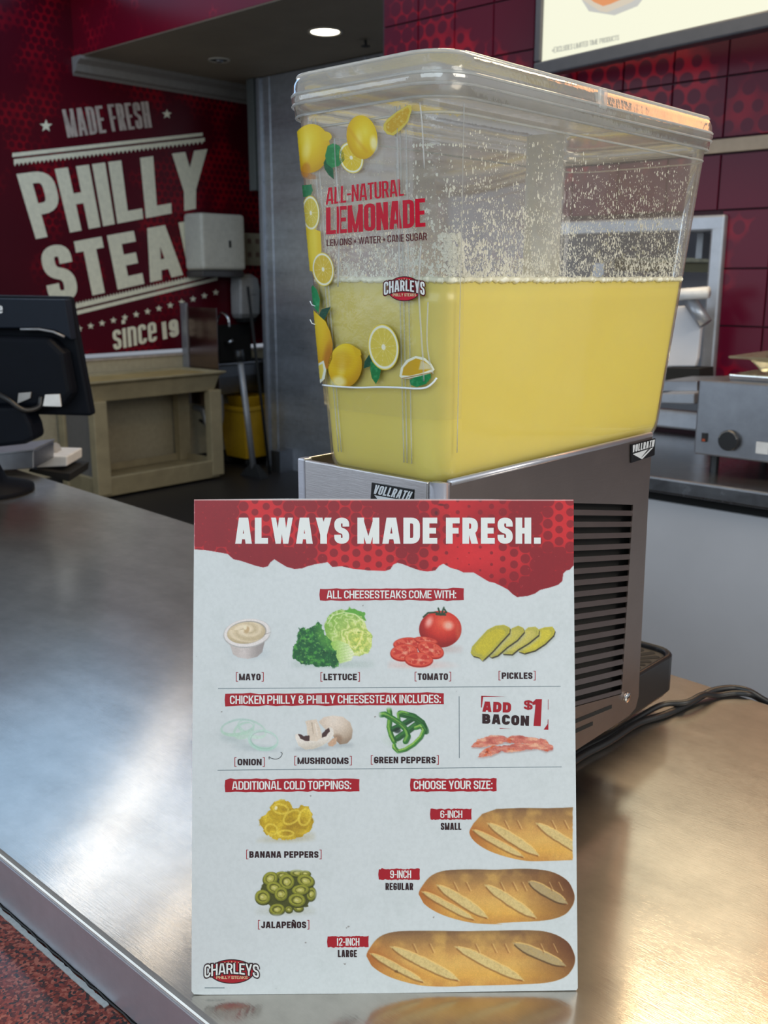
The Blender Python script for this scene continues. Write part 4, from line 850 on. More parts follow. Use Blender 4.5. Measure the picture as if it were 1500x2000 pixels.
# dried pulp on the inside walls (uncountable)
v = []; f = []
def fleck(P, U, V, Nn, rx, ry, nn=5):
    o = len(v); a0 = rng.random()*6.28; cs = []
    for i in range(nn):
        a = a0+2*pi*i/nn; k = .6+.7*rng.random(); cs.append(P+U*math.cos(a)*rx*k+V*math.sin(a)*ry*k)
    v.extend(cs); v.append(P+Nn*min(rx, ry)*.5); f.extend([(o+i, o+(i+1) % nn, o+nn) for i in range(nn)])
Zv = np.array([0, 0, 1.])
def wallflecks(side, N_, hmax, sc):
    c_ = 0; tries = 0
    while c_ < N_ and tries < N_*12:
        tries += 1; h = min(rng.exponential(sc), hmax*1.3); z = LZ + h
        if z > .603: continue
        x0, x1, y0, y1, r = tk(z, .0018); u = rng.random()
        if side == 'R': P = np.array([x1, y0+r+u*(y1-y0-2*r), z]); U = np.array([0, 1., 0]); Nn = np.array([-1., 0, 0])
        elif side == 'F': P = np.array([x0+r+u*(x1-x0-2*r), y0, z]); U = np.array([1., 0, 0]); Nn = np.array([0, 1., 0])
        elif side == 'L': P = np.array([x0, y0+r+u*(y1-y0-2*r), z]); U = np.array([0, 1., 0]); Nn = np.array([1., 0, 0])
        elif side == 'C':
            a = -pi/2+u*pi/2; P = np.array([x1-r+r*math.cos(a), y0+r+r*math.sin(a), z]); U = np.array([-math.sin(a), math.cos(a), 0]); Nn = -np.array([math.cos(a), math.sin(a), 0])
        else: P = np.array([x0+r+u*(x1-x0-2*r), y1, z]); U = np.array([1., 0, 0]); Nn = np.array([0, -1., 0])
        cl = vnoise(np.array(u*22+z*30), np.array(z*160), 11)
        if rng.random() > .15+1.1*cl**1.6: continue
        s0 = .00028+.0008*rng.random()**3.5; fleck(P+Nn*.0002, U, Zv, Nn, s0, s0*(1.0+1.4*rng.random()), 5); c_ += 1
wallflecks('R', 6800, .10, .042); wallflecks('F', 1300, .05, .020); wallflecks('C', 1100, .07, .03); wallflecks('L', 1200, .10, .04); wallflecks('B', 500, .09, .035)
# bigger clumps along the liquid line at the near corner
for i in range(420):
    h = abs(rng.normal(0, .011)); z = LZ+h; x0, x1, y0, y1, r = tk(z, .0018); y = y0+r+rng.random()**2.2*.09; s0 = .0007+.0013*rng.random()
    if h > .006 and vnoise(np.array(y*90), np.array(z*90), 3) < .5: continue
    fleck(np.array([x1-.0002, y, z]), np.array([0, 1., 0]), Zv, np.array([-1., 0, 0]), s0, s0, 7)
for i in range(260):
    a = -pi/2+pi/2*(.5+.5*rng.random()); z = LZ+.004+.028*rng.random(); x0, x1, y0, y1, r = tk(z, .0018)
    if math.hypot((a+.35)/.32, (z-LZ-.022)/.012) > 1 and rng.random() < .75: continue
    P = np.array([x1-r+r*math.cos(a), y0+r+r*math.sin(a), z]); s0 = .0008+.0014*rng.random(); fleck(P, np.array([-math.sin(a), math.cos(a), 0]), Zv, -np.array([math.cos(a), math.sin(a), 0]), s0, s0, 7)
mb = MB(); mb.v = [tuple(p) for p in v]; mb.f = f; obj('pulp_residue', mb, M_pulp, ta, kind='stuff')
# foam line
x0, x1, y0, y1, r = tk(LZ, .0020); base = rr(x0, x1, y0, y1, r, LZ, 10); pts = []
for i in range(len(base)):
    a = np.array(base[i]); b = np.array(base[(i+1) % len(base)]); L = np.linalg.norm(b-a)
    for t in np.arange(0, 1, min(1, .0022/max(L, 1e-5))): pts.append(a*(1-t)+b*t)
pts = [tuple(p+np.array([0, 0, .0012*rng.random()])) for p in pts]
obj('foam_line', MB().tube(pts+[pts[0]], [.0013+.0017*rng.random() for _ in range(len(pts)+1)], 6, False), M_foam, ta, True, kind='stuff')

# printed film sleeve wrapped round the near end
FO = .0016
def film_row(z, n=90):
    x0, x1, y0, y1, r = tk(z, -FO); P = []
    for a in np.linspace(-pi, -pi/2, 24): P.append((x0+r+r*math.cos(a), y0+r+r*math.sin(a)))
    for x in np.linspace(x0+r, x1-r, 44)[1:-1]: P.append((x, y0))
    for a in np.linspace(-pi/2, -.12, 24): P.append((x1-r+r*math.cos(a), y0+r+r*math.sin(a)))
    P = [(x0, y0+r+.02)] + P; P = np.array(P); return np.concatenate([P, np.full((len(P), 1), z)], 1)
zs = np.linspace(.4005, .610, 70); rows_ = []
for z in zs:
    R = film_row(z); i = np.arange(len(R)); w1 = vnoise(i*.35, np.full(len(R), z*55), 21)-.5; w2 = vnoise(i*.9, np.full(len(R), z*14), 22)-.5
    ctr = np.array([-.52, .60]); d = R[:, :2]-ctr; d /= np.linalg.norm(d, axis=1)[:, None]; amp = .0005 + .0012*np.clip((i-66)/24, 0, 1)
    R[:, :2] += d*((np.abs(w1)+np.abs(w2))*amp)[:, None]; rows_.append([tuple(p) for p in R])
slv = obj('label_sleeve', MB().loft(rows_, False, False, False), M_sleeve, ta, True)
def film3d(x, y, lift):
    x = np.asarray(x, float); y = np.asarray(y, float); sh = x.shape; x = x.ravel(); y = y.ravel(); out = np.full((len(x), 3), np.nan)
    z = onax(x, y, 1, .5385)[:, 2]
    for it in range(3):
        zq = np.round(z, 4); new = np.full((len(x), 3), np.nan)
        for zz in np.unique(np.round(zq, 3)):
            k = np.round(zq, 3) == zz; R = film_row(zz); ctr = np.array([-.52, .60]); d = R[:, :2]-ctr; d /= np.linalg.norm(d, axis=1)[:, None]; R[:, :2] += d*(.0019+lift)
            px, _ = proj(R); j0 = int(np.argmin(px)); R = R[j0:]; px = px[j0:]
            m = k & (x >= px[0]-.3) & (x <= px[-1]+.3); 
            for c3 in range(2): new[m, c3] = np.interp(x[m], px, R[:, c3])
            new[m, 2] = zz
        good = np.isfinite(new[:, 0]); 
        # refine height so that the point lies on the pixel ray
        d = ray(x[good], y[good]); f_ = -new[good, 0]*sy_+new[good, 1]*cy; ff = -d[:, 0]*sy_+d[:, 1]*cy; z2 = CZ+d[:, 2]*f_/ff; new[good, 2] = z2; z = z.copy(); z[good] = z2; out = new
    return out.reshape(sh+(3,))
fconv = lambda c: np.clip(s2l(c)*.92, 0, .9)
def film_pic(name, pic): return pic.mesh(name, film3d, M_film, slv, .0001, fconv)
def lemon(p, cx, cy_, rx, ry, rot, nip=1, lx=-.2, ly=-.35):
    n = np.array([math.cos(rot), math.sin(rot)])*nip; m = np.maximum(p.ell(cx, cy_, rx, ry, rot), p.ell(cx+n[0]*rx*.93, cy_+n[1]*rx*.93, rx*.2, ry*.22, rot))
    p.lay(m, p.shade(cx, cy_, rx*1.1, ry*1.1, ['F3DC4A', 'EBC820', 'DDB014', 'BE8A10'], lx, ly, rot))
    p.lay(p.ell(cx-rx*.2, cy_+ry*.1, rx*.2, ry*.35, rot, 8)*m, 'FFF0A0', .5)
def slice_(p, cx, cy_, rx, ry, rot=0, fleshc='E2C232'):
    p.lay(p.ell(cx, cy_, rx, ry, rot), 'E6CC48'); p.lay(p.ell(cx, cy_, rx*.95, ry*.95, rot), 'F0EFD8'); m = p.ell(cx, cy_, rx*.84, ry*.84, rot); p.lay(m, fleshc)
    u, v_ = p.q(cx, cy_, rx, ry, rot); a = np.arctan2(v_, u); d = np.hypot(u, v_)
    p.lay(m*np.clip(1-np.abs(np.sin(a*5))*d*min(rx, ry)/1.3, 0, 1), 'F2ECC0', .8); p.lay(m*np.clip(fb(a*8, d*4, 1.2, 4)*2-1, 0, 1), 'F5E27A', .55); p.lay(p.ell(cx, cy_, rx*.13, ry*.13, rot), 'F4EFD2')
def leaf(p, pts, c1='1F7A3C', c2='4FA862'):
    m = p.poly(pts); p.lay(m, c1); p.lay(m*np.clip(fb(p.x, p.y, 5, 8)*2.2-1.05, 0, 1), c2, .7)
p = Pic(572, 236, 680, 350, .8, 'D0B030', True)
lemon(p, 606, 290, 38, 48, .15, 0); p.lay(p.ell(637, 266, 11, 9, .3), 'E4C024'); p.lay(p.ell(597, 332, 9, 14, .2, 4), 'C88418', .8); p.lay(p.ell(606, 345, 12, 6, .2, 3), 'B87010', .5)
leaf(p, [(632, 318), (638, 306), (645, 318), (651, 332), (652, 350), (642, 342), (634, 330)], '1C5A34', '2F7448')
leaf(p, [(640, 285), (650, 280), (662, 284), (671, 298), (673, 312), (662, 324), (648, 328), (638, 320), (635, 304)], '2C8446', '5CB070'); film_pic('lemon_picture', p)
p = Pic(662, 222, 745, 345, .8, 'D0B030', True)
slice_(p, 686, 308, 23, 31, -.3); lemon(p, 707, 268, 30, 43, -.12, 0, .2, -.2); p.lay(p.ell(730, 280, 7, 14, -.1, 6), 'FFF8D0', .7); p.lay(p.line([(680, 250), (698, 275), (716, 296)], 5, 6), 'D89A18', .5); film_pic('lemon_picture', p)
p = Pic(745, 198, 808, 270, .8, 'D0B030', True)
m = p.poly([(749, 243), (757, 232), (775, 218), (795, 206), (803, 206), (804, 216), (797, 238), (783, 254), (768, 265), (756, 262), (749, 253)]); p.lay(m, 'D8C050'); m2_ = p.poly([(753, 243), (775, 222), (797, 209), (800, 217), (793, 238), (779, 250), (765, 260), (755, 255)]); p.lay(m2_, 'CDA22A'); p.lay(m2_*np.clip(fb(p.x+p.y, p.y-p.x, 6, 3)*2-1, 0, 1), 'E8DDA0', .7); film_pic('lemon_picture', p)
p = Pic(578, 355, 655, 562, .8, 'D0B030', True)
leaf(p, [(588, 362), (608, 360), (611, 372), (606, 384), (592, 385)], '2A7A4C', '4C9A66')
p.lay(p.poly([(594, 440), (626, 452), (628, 490), (610, 530), (600, 528), (595, 480)]), 'E6C62E'); p.lay(p.ell(610, 480, 9, 40, 0, 8), 'F2DC50', .7)
slice_(p, 607, 416, 17, 34, -.05, 'D8C24C'); slice_(p, 631, 526, 21, 33, -.12, 'D8B83A'); film_pic('lemon_picture', p)
p = Pic(598, 552, 655, 764, .8, 'D0B030', True)
leaf(p, [(607, 562), (611, 557), (619, 566), (625, 585), (622, 612), (613, 600), (606, 585)], '1F8A52', '58B884'); leaf(p, [(622, 618), (628, 604), (646, 599), (640, 612), (633, 626)], '1C4A38', '2C6248')
m = p.poly([(605, 596), (608, 602), (622, 615), (636, 628), (645, 648), (650, 672), (648, 700), (640, 720), (612, 728), (604, 660)]); p.lay(m, p.shade(618, 660, 34, 70, ['F0D23C', 'E6BE1C', 'C88C14'])); p.lay(p.ell(641, 700, 9, 28, .15, 8)*m, 'B06A14', .75)
p.lay(p.poly([(613, 715), (632, 704), (637, 722), (634, 740), (624, 750), (616, 745)]), 'E8EBD8'); p.lay(p.poly([(616, 718), (630, 710), (632, 724), (628, 740), (620, 742)]), 'E6D05C'); film_pic('lemon_picture', p)
p = Pic(636, 664, 714, 764, .8, 'D0B030', True); lemon(p, 674, 714, 33, 43, .1, 0, -.3, -.5); p.lay(p.poly([(688, 674), (704, 684), (706, 694), (696, 696)]), 'DDB418')
p.lay(p.ell(662, 745, 13, 10, .2, 8), 'F8EEB0', .8); p.lay(p.ell(668, 703, 20, 20, .2, 12), 'C88E18', .45); film_pic('lemon_picture', p)
p = Pic(706, 626, 784, 756, .8, 'D0B030', True)
leaf(p, [(724, 688), (712, 706), (710, 720), (722, 716), (727, 705)], '1C4A34', '2C6244'); leaf(p, [(724, 705), (733, 712), (744, 722), (741, 738), (734, 750), (726, 738), (723, 722)], '1F7A40', '4CA868')
slice_(p, 749, 678, 30, 45, -.12, 'DCC650'); film_pic('lemon_picture', p)
p = Pic(776, 690, 856, 760, .8, 'D0B030', True)
leaf(p, [(800, 742), (812, 736), (840, 726), (842, 738), (832, 750), (814, 756), (802, 752)], '22804A', '50A86E')
m = p.poly([(780, 735), (783, 718), (794, 703), (812, 695), (830, 699), (843, 711), (849, 722), (842, 729), (822, 734), (800, 739), (786, 740)]); p.lay(m, 'ECECD4'); m2_ = p.poly([(785, 733), (788, 718), (798, 707), (812, 700), (828, 704), (840, 714), (844, 721), (822, 729), (800, 734)]); p.lay(m2_, 'CFA52C'); p.lay(m2_*p.poly([(822, 704), (842, 714), (844, 721), (818, 722)], 3), 'D9D0A8', .9); p.lay(p.line([(786, 739), (842, 728)], 2), '8A5A20', .7); film_pic('lemon_picture', p)
for nm, s_, q, rt in (('ALL-NATURAL', 'title', [(636, 400), (789, 382), (787, 349), (637.5, 367)], .13), ('LEMONADE', 'title', [(637, 458), (831, 442.5), (830, 387), (636.6, 405.5)], .165)):
    t_ = MB(); text_mesh(t_, nm, q, film3d, rt, gap=.035); obj('sleeve_title', t_, M_tankprint_red, slv)
t_ = MB(); text_mesh(t_, 'LEMONS + WATER + CANE SUGAR', [(638, 481), (834, 469), (833.5, 454), (638, 468)], film3d, .15); obj('sleeve_small_line', t_, M_tankprint_dk, slv)
def logo(x0, y0, x1, y1, to3d, parent, red, dark, white, gold):
    cx, cy_ = (x0+x1)/2, (y0+y1)/2; rx, ry = (x1-x0)/2, (y1-y0)/2
    E = lambda kx, ky, l, dy=0: [(cx+rx*kx*math.cos(a), cy_+dy+ry*ky*math.sin(a)) for a in np.linspace(0, 2*pi, 48, False)]
    b = MB(); poly2(b, E(.80, 1.02, 0), to3d, .00005); obj('logo_outline', b, dark, parent)
    b = MB(); poly2(b, E(.76, .94, 0), to3d, .00012); obj('logo_oval', b, red, parent)
    wp = lambda u, v: (.02+.96*u, v + .30*(1-(2*u-1)**2) - .02 + (v-.5)*.28*abs(2*u-1)**1.5)
    q = [(x0, cy_+ry*.42), (x1, cy_+ry*.42), (x1, cy_-ry*.44), (x0, cy_-ry*.44)]
    b = MB(); text_mesh(b, 'CHARLEYS', q, lambda x, y, l: to3d(x, y, .0002), .17, grow=.20, warp=wp); obj('logo_word_outline', b, dark, parent)  # thicker dark copy of the word, printed as its outline
    b = MB(); text_mesh(b, 'CHARLEYS', q, lambda x, y, l: to3d(x, y, .00032+l), .17, warp=wp); obj('logo_word', b, white, parent)
    b = MB(); text_mesh(b, 'PHILLY STEAKS', [(cx-rx*.54, cy_+ry*.62), (cx+rx*.56, cy_+ry*.62), (cx+rx*.56, cy_+ry*.38), (cx-rx*.54, cy_+ry*.38)], lambda x, y, l: to3d(x, y, .0003), .2)
    for i in range(5): star(b, cx+(i-2)*rx*.12, cy_-ry*(.80-.03*abs(i-2)), ry*.07, lambda x, y, l: to3d(x, y, .0003))
    obj('logo_small_print', b, gold, parent)
M_gold = mat('pale_gold_print', (.72, .52, .30), .4)
logo(748, 540, 831, 588, film3d, slv, M_tankprint_red, M_tankprint_dk, M_wprint, M_gold)
# milky lower hem of the sleeve and creases
hem = [film3d(np.array([x]), np.array([y]), .0006)[0] for x, y in ((614, 728), (617, 746), (630, 752), (660, 755), (700, 757), (740, 756), (780, 757), (812, 759), (832, 757), (845, 748), (853, 738))]
hem = [h for h in hem if np.isfinite(h).all()]; obj('sleeve_hem', MB().tube(spline(hem, 6), .0008, 8), M_filmedge, slv, True)
for pts, r_ in (([(653, 270), (658, 360), (664, 420), (662, 480), (660, 560)], .0006), ([(822, 480), (818, 560), (822, 640), (826, 700), (828, 745)], .0006), ([(836, 590), (834, 660), (838, 700), (846, 730)], .0005), ([(829, 330), (824, 240), (820, 200)], .0005), ([(776, 250), (779, 420), (780, 540)], .0004)):
    h = [film3d(np.array([x]), np.array([y]), .0003)[0] for x, y in pts]; h = [q for q in h if np.isfinite(q).all()]; obj('sleeve_crease', MB().tube(spline(h, 6), r_, 6), M_rib, slv, True)
m_ = MB()
for (x, y, dx, dy) in ((610, 598, -8, -1), (612, 634, -9, -4), (612, 745, -9, -14), (616, 752, -10, -16)):
    a = film3d(np.array([max(x, 616)]), np.array([y]), 0)[0]
    if np.isfinite(a).all(): m_.tube([a, a+np.array([-.003, -.001, .001]), a+np.array([-.004, -.002, .004])], .0005, 5)
obj('sleeve_tatters', m_, M_filmedge, slv, True)

# ================================================================== SIGN CARD
BL = onax(373, 1943, 2, .0004); BR = onax(1128, 1935, 2, .0004); mid = (BL+BR)/2; best = None
for t in np.linspace(.3, 1.2, 4000):
    d = ray(750, 975); Pm = O+d*t/1900; L = np.linalg.norm(Pm-mid)
    if best is None or abs(L-.3556) < best[0]:
        if Pm[2] > .2 and (-Pm[0]*sy_+Pm[1]*cy) > .6: best = (abs(L-.3556), Pm)
TM = best[1]; ue = (BR-BL)/np.linalg.norm(BR-BL); ve = (TM-mid); ve -= ue*(ve@ue); ve /= np.linalg.norm(ve); nn = np.cross(ue, ve)
if nn @ (O-mid) < 0: nn = -nn
def C3d(x, y, lift): return onpl(np.asarray(x, float), np.asarray(y, float), BL+nn*(lift+.00005), nn)
sign = thing('menu_sign', tuple(mid), 'white and red food topping sign card leaning on the dispenser', 'sign')
cp_ = [(379.5, 978), (381, 975.5), (560, 974), (750, 974.5), (960, 975), (1090, 977), (1117, 978.5), (1119.5, 981), (1124, 1460), (1128.5, 1930), (1126, 1934), (1000, 1936), (750, 1940), (400, 1943), (379, 1942), (374, 1936), (375.5, 1460)]
A_ = onpl(np.array([p[0] for p in cp_], float), np.array([p[1] for p in cp_], float), BL, nn); B_ = A_-nn*.0028
B_[:, 2] = np.maximum(B_[:, 2], .0002)
cb = obj('card_board', MB().hexa(B_, A_), M_card, sign); vcol(cb, alb(PAPER_S))
Lf = .00003
# torn red header with halftone dots
tear = [(380, 1073), (400, 1074), (430, 1079), (445, 1082), (456, 1092), (470, 1095), (485, 1100), (500, 1105), (514, 1108), (523, 1106), (528, 1098), (536, 1092), (545, 1098), (560, 1107), (575, 1111), (590, 1110), (600, 1106), (615, 1102), (640, 1098), (649, 1107), (668, 1106), (690, 1111), (720, 1114), (752, 1115), (762, 1112), (768, 1103), (776, 1099), (785, 1101), (800, 1107), (820, 1114), (835, 1116), (850, 1114), (858, 1105), (866, 1101), (880, 1109), (895, 1113), (905, 1118), (925, 1118), (935, 1124), (948, 1132), (955, 1136), (965, 1138), (980, 1145), (993, 1152), (1001, 1160), (1010, 1166), (1030, 1164), (1045, 1159), (1055, 1152), (1075, 1147), (1090, 1142), (1098, 1135), (1100, 1120), (1106, 1114), (1112, 1113), (1119.5, 1105)]
p = Pic(379, 975.5, 1120.5, 1168, 1.0)
m = p.poly([(376, 972), (1125, 972), (1125, 1105)] + tear[::-1] + [(376, 1073)], 1.1); m[:, p.x[0] < 380.2] *= .4
red = hx('C0202A')*(1-fb(p.x, p.y, 120, 31, 2)[..., None]*.0) + 0*p.C; zone = fb(p.x+20, p.y*1.1, 75, 17, 2)
red = hx('98101C')*(1-np.clip(zone*2.2-.55, 0, 1)[..., None]) + hx('C01E24')*np.clip(zone*2.2-.55, 0, 1)[..., None]
p.lay(m, red); p.lay(m*np.clip((.30-np.hypot((p.x-960)/330, (p.y-1075)/200)), 0, .3)*3, 'D02A30', .8)
rz = np.clip((1.25-zone*1.55), .12, 1.25)
for off in (0, 1):
    gx = (p.x-388-11*off*2)/44+.5; cxx = np.floor(gx); ux = (gx-cxx-.5)*44; gy = (p.y-989-11.4*off)/22.7+.5; cyy = np.floor(gy); uy = (gy-cyy-.5)*22.7
    zc = fb((cxx*44+408+22*off), (cyy*22.7+989+11*off)*1.1, 75, 17, 2); far = (cxx*44+388+22*off); hot = np.exp(-((far-935)/70)**2)*.75; rad = 11.6*np.clip(1.6-zc*1.25-hot, .12, 1.22)
    p.lay(m*np.clip(rad-np.hypot(ux, uy)+.5, 0, 1), '80101C', .9)
p.lay(m*np.clip(fb(p.x, p.y, 2.2, 90, 2)*9-7.6, 0, 1), 'D86A60', .5); p.lay(p.line([(380, 976.5), (1119, 977)], 1.6), 'D9D5CB', .9); p.lay(p.ell(862, 986, 7, 2, .1, 2), '3A1014', .7); p.lay(p.ell(852, 1002, 3, 4, 0, 2), '3A1014', .6)
p.mesh('header_band', C3d, M_card, cb, Lf)
def ctext(s, q, ratio, m, name='lettering', lift=.00014, gap=None, parent=None):
    t_ = MB(); text_mesh(t_, s, q, lambda x, y, l: C3d(x, y, lift+l), ratio, gap=gap); return obj(name, t_, m, parent or cb)
Q = lambda x0, x1, yt0, yb0, yt1=None, yb1=None: [(x0, yb0), (x1, yb1 or yb0), (x1, yt1 or yt0), (x0, yt0)]
for s_, a, b in (('ALWAYS', 459, 682), ('MADE', 698, 854), ('FRESH.', 871, 1056)): ctext(s_, Q(a, b, 1011, 1062), .255, M_wprint, 'headline_lettering')
def banner(x0, y0, x1, y1, s_, tx0, tx1, yt, yb, tilt=0, ratio=.165, seed=1):
    r = np.random.default_rng(seed); n = 26; W_ = lambda t: y0+(tilt)*t; pts = [(x0+(x1-x0)*i/n, y0+tilt*i/n+r.normal(0, .7)) for i in range(n+1)] + [(x1-.5, (y0+y1)/2+tilt)] + [(x0+(x1-x0)*i/n, y1+tilt*i/n+r.normal(0, .7)) for i in range(n, -1, -1)] + [(x0-1.2, (y0+y1)/2)]
    b = MB(); poly2(b, pts, C3d, .00006); bo = obj('red_banner', b, M_rprint, cb); ctext(s_, Q(tx0, tx1, yt, yb, yt+tilt*.8, yb+tilt*.8), ratio, M_wprint, 'banner_lettering', parent=bo)
banner(625, 1150, 906, 1173, 'ALL CHEESESTEAKS COME WITH:', 638, 891, 1153.5, 1169, -.6, seed=1)
banner(440, 1355, 867, 1379, 'CHICKEN PHILLY & PHILLY CHEESESTEAK INCLUDES:', 449, 861, 1358.5, 1375, -2.4, seed=2)
banner(440, 1522, 702, 1547, 'ADDITIONAL COLD TOPPINGS:', 453, 686, 1526, 1542.5, -1.4, seed=3)
banner(802, 1521, 970, 1546, 'CHOOSE YOUR SIZE:', 808, 962, 1525, 1541.5, -.6, seed=4)
banner(841, 1580, 921, 1601, '6-INCH', 860, 903, 1583, 1597.5, 0, .15, 5); banner(740, 1697, 820, 1718, '9-INCH', 762, 803, 1700, 1715, 0, .15, 6); banner(640, 1829, 720, 1850, '12-INCH', 657, 702, 1832, 1847, 0, .15, 7)
for s_, a, b, y in (('SMALL', 861, 901, 1607), ('REGULAR', 753, 807, 1724.5), ('LARGE', 660, 697, 1855.5)): ctext(s_, Q(a, b, y, y+14), .21, M_dkprint, 'size_lettering')
for s_, a, b, y in (('MAYO', 461, 515, 1315.8), ('LETTUCE', 626, 703, 1315.8), ('TOMATO', 810, 881, 1315.2), ('PICKLES', 974, 1046, 1313.3), ('ONION', 458, 517, 1482), ('MUSHROOMS', 575, 687, 1479.5), ('GREEN PEPPERS', 724.5, 857, 1478), ('BANANA PEPPERS', 481, 628, 1662.6), ('JALAPE\u00d1OS', 504, 604, 1800)):
    ctext(s_, Q(a+6, b-6, y, y+12.8), .25, M_dkprint, 'food_name')
    for x_, sg in ((a, 1), (b, -1)):
        t_ = MB()
        for (xa, xb, ya, yb_) in ((0, 1.3, -3, 15.5), (0, 4, -3, -1.8), (0, 4, 14.3, 15.5)):
            X0, X1 = sorted((x_+sg*xa, x_+sg*xb)); poly2(t_, [(X0, y+ya), (X1, y+ya), (X1, y+yb_), (X0, y+yb_)], C3d, .0001)
        obj('red_bracket', t_, M_rprint, cb)
t_ = MB()
for a, b in (((426, 1344.3), (1095, 1340)), ((425, 1503.8), (1097, 1497.3))): poly2(t_, [a, b, (b[0], b[1]+1.1), (a[0], a[1]+1.1)], C3d, .00006)
poly2(t_, [(896.3, 1360), (897.4, 1360), (897.8, 1481), (896.7, 1481)], C3d, .00006); obj('ruled_lines', t_, M_gprint, cb)
ctext('ADD', [(942, 1390), (998, 1392), (998.5, 1372), (943, 1370)], .33, M_rprint, 'offer_lettering'); ctext('BACON', [(942, 1413), (1033, 1418), (1033.5, 1398), (942, 1394)], .33, M_dkprint, 'offer_lettering')
ctext('$', [(1023, 1387), (1040, 1388), (1041, 1367), (1024, 1366)], .21, M_rprint, 'offer_lettering')
t_ = MB(); poly2(t_, [(1042, 1418), (1056, 1418.5), (1058.5, 1365.5), (1047, 1365.5), (1040, 1372), (1040, 1377), (1046, 1376)], C3d, .0001)
for q in ([(940, 1359), (988, 1361), (940, 1361)], [(940, 1359.5), (944, 1360), (941, 1382), (939.3, 1382)], [(1062, 1425), (1071, 1425.5), (1071, 1412)], [(1070.4, 1366), (1071.2, 1366), (1071, 1386), (1070.2, 1386)], [(1070, 1405), (1071, 1405), (1071, 1413), (1069.6, 1413)], [(976, 1422), (1000, 1423.5), (976, 1423.2)]): poly2(t_, q, C3d, .0001)
obj('offer_stamp', t_, M_rprint, cb)
logo(397, 1874, 508, 1921, C3d, cb, M_rprint, M_dkprint, M_wprint, M_gold)
t_ = MB()
for i in range(19): x = 400+i*2.05; poly2(t_, [(x, 1928.6), (x+1.5, 1928.6), (x+1.5, 1930.4), (x, 1930.4)], C3d, .0001)
obj('fine_print', t_, M_gprint, cb)

# ---- food pictures
p = Pic(428, 1198, 532, 1296)
p.lay(p.ell(490, 1276, 34, 11, 0, 12), 'A8B8BC', .55)
cupm = p.poly([(440, 1246), (450, 1262), (455, 1278), (465, 1284), (484, 1287), (502, 1283), (512, 1274), (518, 1250), (500, 1240)]); u = np.clip((p.x-446)/72, 0, 1)[..., None]; p.lay(cupm, hx('BDB9B3')*(1-u)+hx('8E8B88')*u+ (.10*np.exp(-((u-.45)/.2)**2)))
p.lay(p.ell(483, 1237, 47, 28, -.12), 'A6A9A6'); p.lay(p.ell(483, 1236, 45.5, 27, -.12), 'D6D6D2'); p.lay(p.ell(482, 1235, 38.5, 22, -.12), '9D9C94')
m = p.ell(481, 1236, 37.5, 21, -.12); p.lay(m, p.shade(480, 1232, 38, 22, ['DCD2B4', 'CDC2A2', 'BFB391', 'A69A78'], -.1, -.2))
u_, v_ = p.q(482, 1231, 30, 17); sw_ = np.sin(np.hypot(u_, v_)*9+np.arctan2(v_, u_)*1.6); p.lay(m*np.clip(sw_, 0, 1), 'EDE4CB', .38); p.lay(m*np.clip(-sw_-.3, 0, 1)*p.ell(482, 1232, 26, 14, 0, 9), '9C8F6C', .5); p.lay(p.ell(482, 1230, 5, 7, .3, 3), 'B59F76', .9); p.lay(p.ell(479, 1226, 3, 4, 0, 2), 'E6DABB'); p.lay(p.line([(517, 1239), (529, 1235)], .9), '6E6660', .7)
p.grain(.05); p.mesh('mayo_picture', C3d, M_card, cb, Lf)
p = Pic(564, 1180, 736, 1310)
p.lay(p.ell(650, 1298, 75, 9, 0, 12), '9FB4AC', .6)
head = p.poly([(634, 1222), (640, 1204), (652, 1194), (668, 1190), (690, 1194), (708, 1205), (716, 1225), (728, 1243), (727, 1262), (718, 1276), (700, 1281), (676, 1280), (650, 1262), (636, 1245)], 1.4, 3, 41)
p.lay(head, p.shade(697, 1245, 62, 60, ['D3D86A', 'C3D270', 'A9C86E', '7FB148', '5E9A38'], .05, .1)); u_, v_ = p.q(697, 1248, 40, 40); ring = np.sin(np.hypot(u_, v_)*13+fb(p.x, p.y, 12, 6)*14); p.lay(head*np.clip(ring, 0, 1), '7BA648', .55); p.lay(head*np.clip(-ring-.4, 0, 1), 'E7EEC6', .75); p.lay(head*np.clip(fb(p.x, p.y, 5, 44)*3-1.9, 0, 1), '4D7F30', .6)
p.lay(p.poly([(672, 1198), (678, 1190), (682, 1185), (690, 1190), (700, 1192), (712, 1196), (714, 1212), (702, 1202), (688, 1197)], 1.2, 3, 5), '5DA23C'); p.lay(p.line([(640, 1218), (650, 1202), (672, 1196), (694, 1200), (710, 1214)], 2.4), 'D6E6B4', .7)
stem_ = p.poly([(640, 1255), (660, 1250), (680, 1258), (692, 1276), (686, 1290), (664, 1296), (648, 1286)], 2); g_ = np.clip((p.x-640)/52, 0, 1)[..., None]; p.lay(stem_, hx('7FB53E')*(1-g_)+hx('E3EDCB')*g_); p.lay(stem_*np.clip(np.sin((p.y-1262)*1.1+(p.x-640)*.25)-.3, 0, 1), '8FBF58', .5)
dk = p.poly([(574, 1285), (572, 1268), (582, 1255), (578, 1238), (584, 1226), (592, 1222), (600, 1228), (612, 1224), (620, 1214), (630, 1220), (632, 1236), (644, 1252), (654, 1272), (660, 1290), (662, 1302), (640, 1304), (612, 1300), (590, 1296)], 1.4, 6, 9)
f_ = fb(p.x, p.y, 7.5, 51, 4); p.lay(dk, '1E5A30'); p.lay(dk*np.clip(f_*5-2.5, 0, 1), '4C9A3E', .9); p.lay(dk*np.clip(.95-f_*2.6, 0, 1), '0B2E1C', .95); p.lay(dk*np.clip(fb(p.x, p.y, 4, 57)*6-4.1, 0, 1), '86C25E', .8); p.lay(dk*p.ell(635, 1245, 14, 26, -.5, 10), '6DB045', .45)
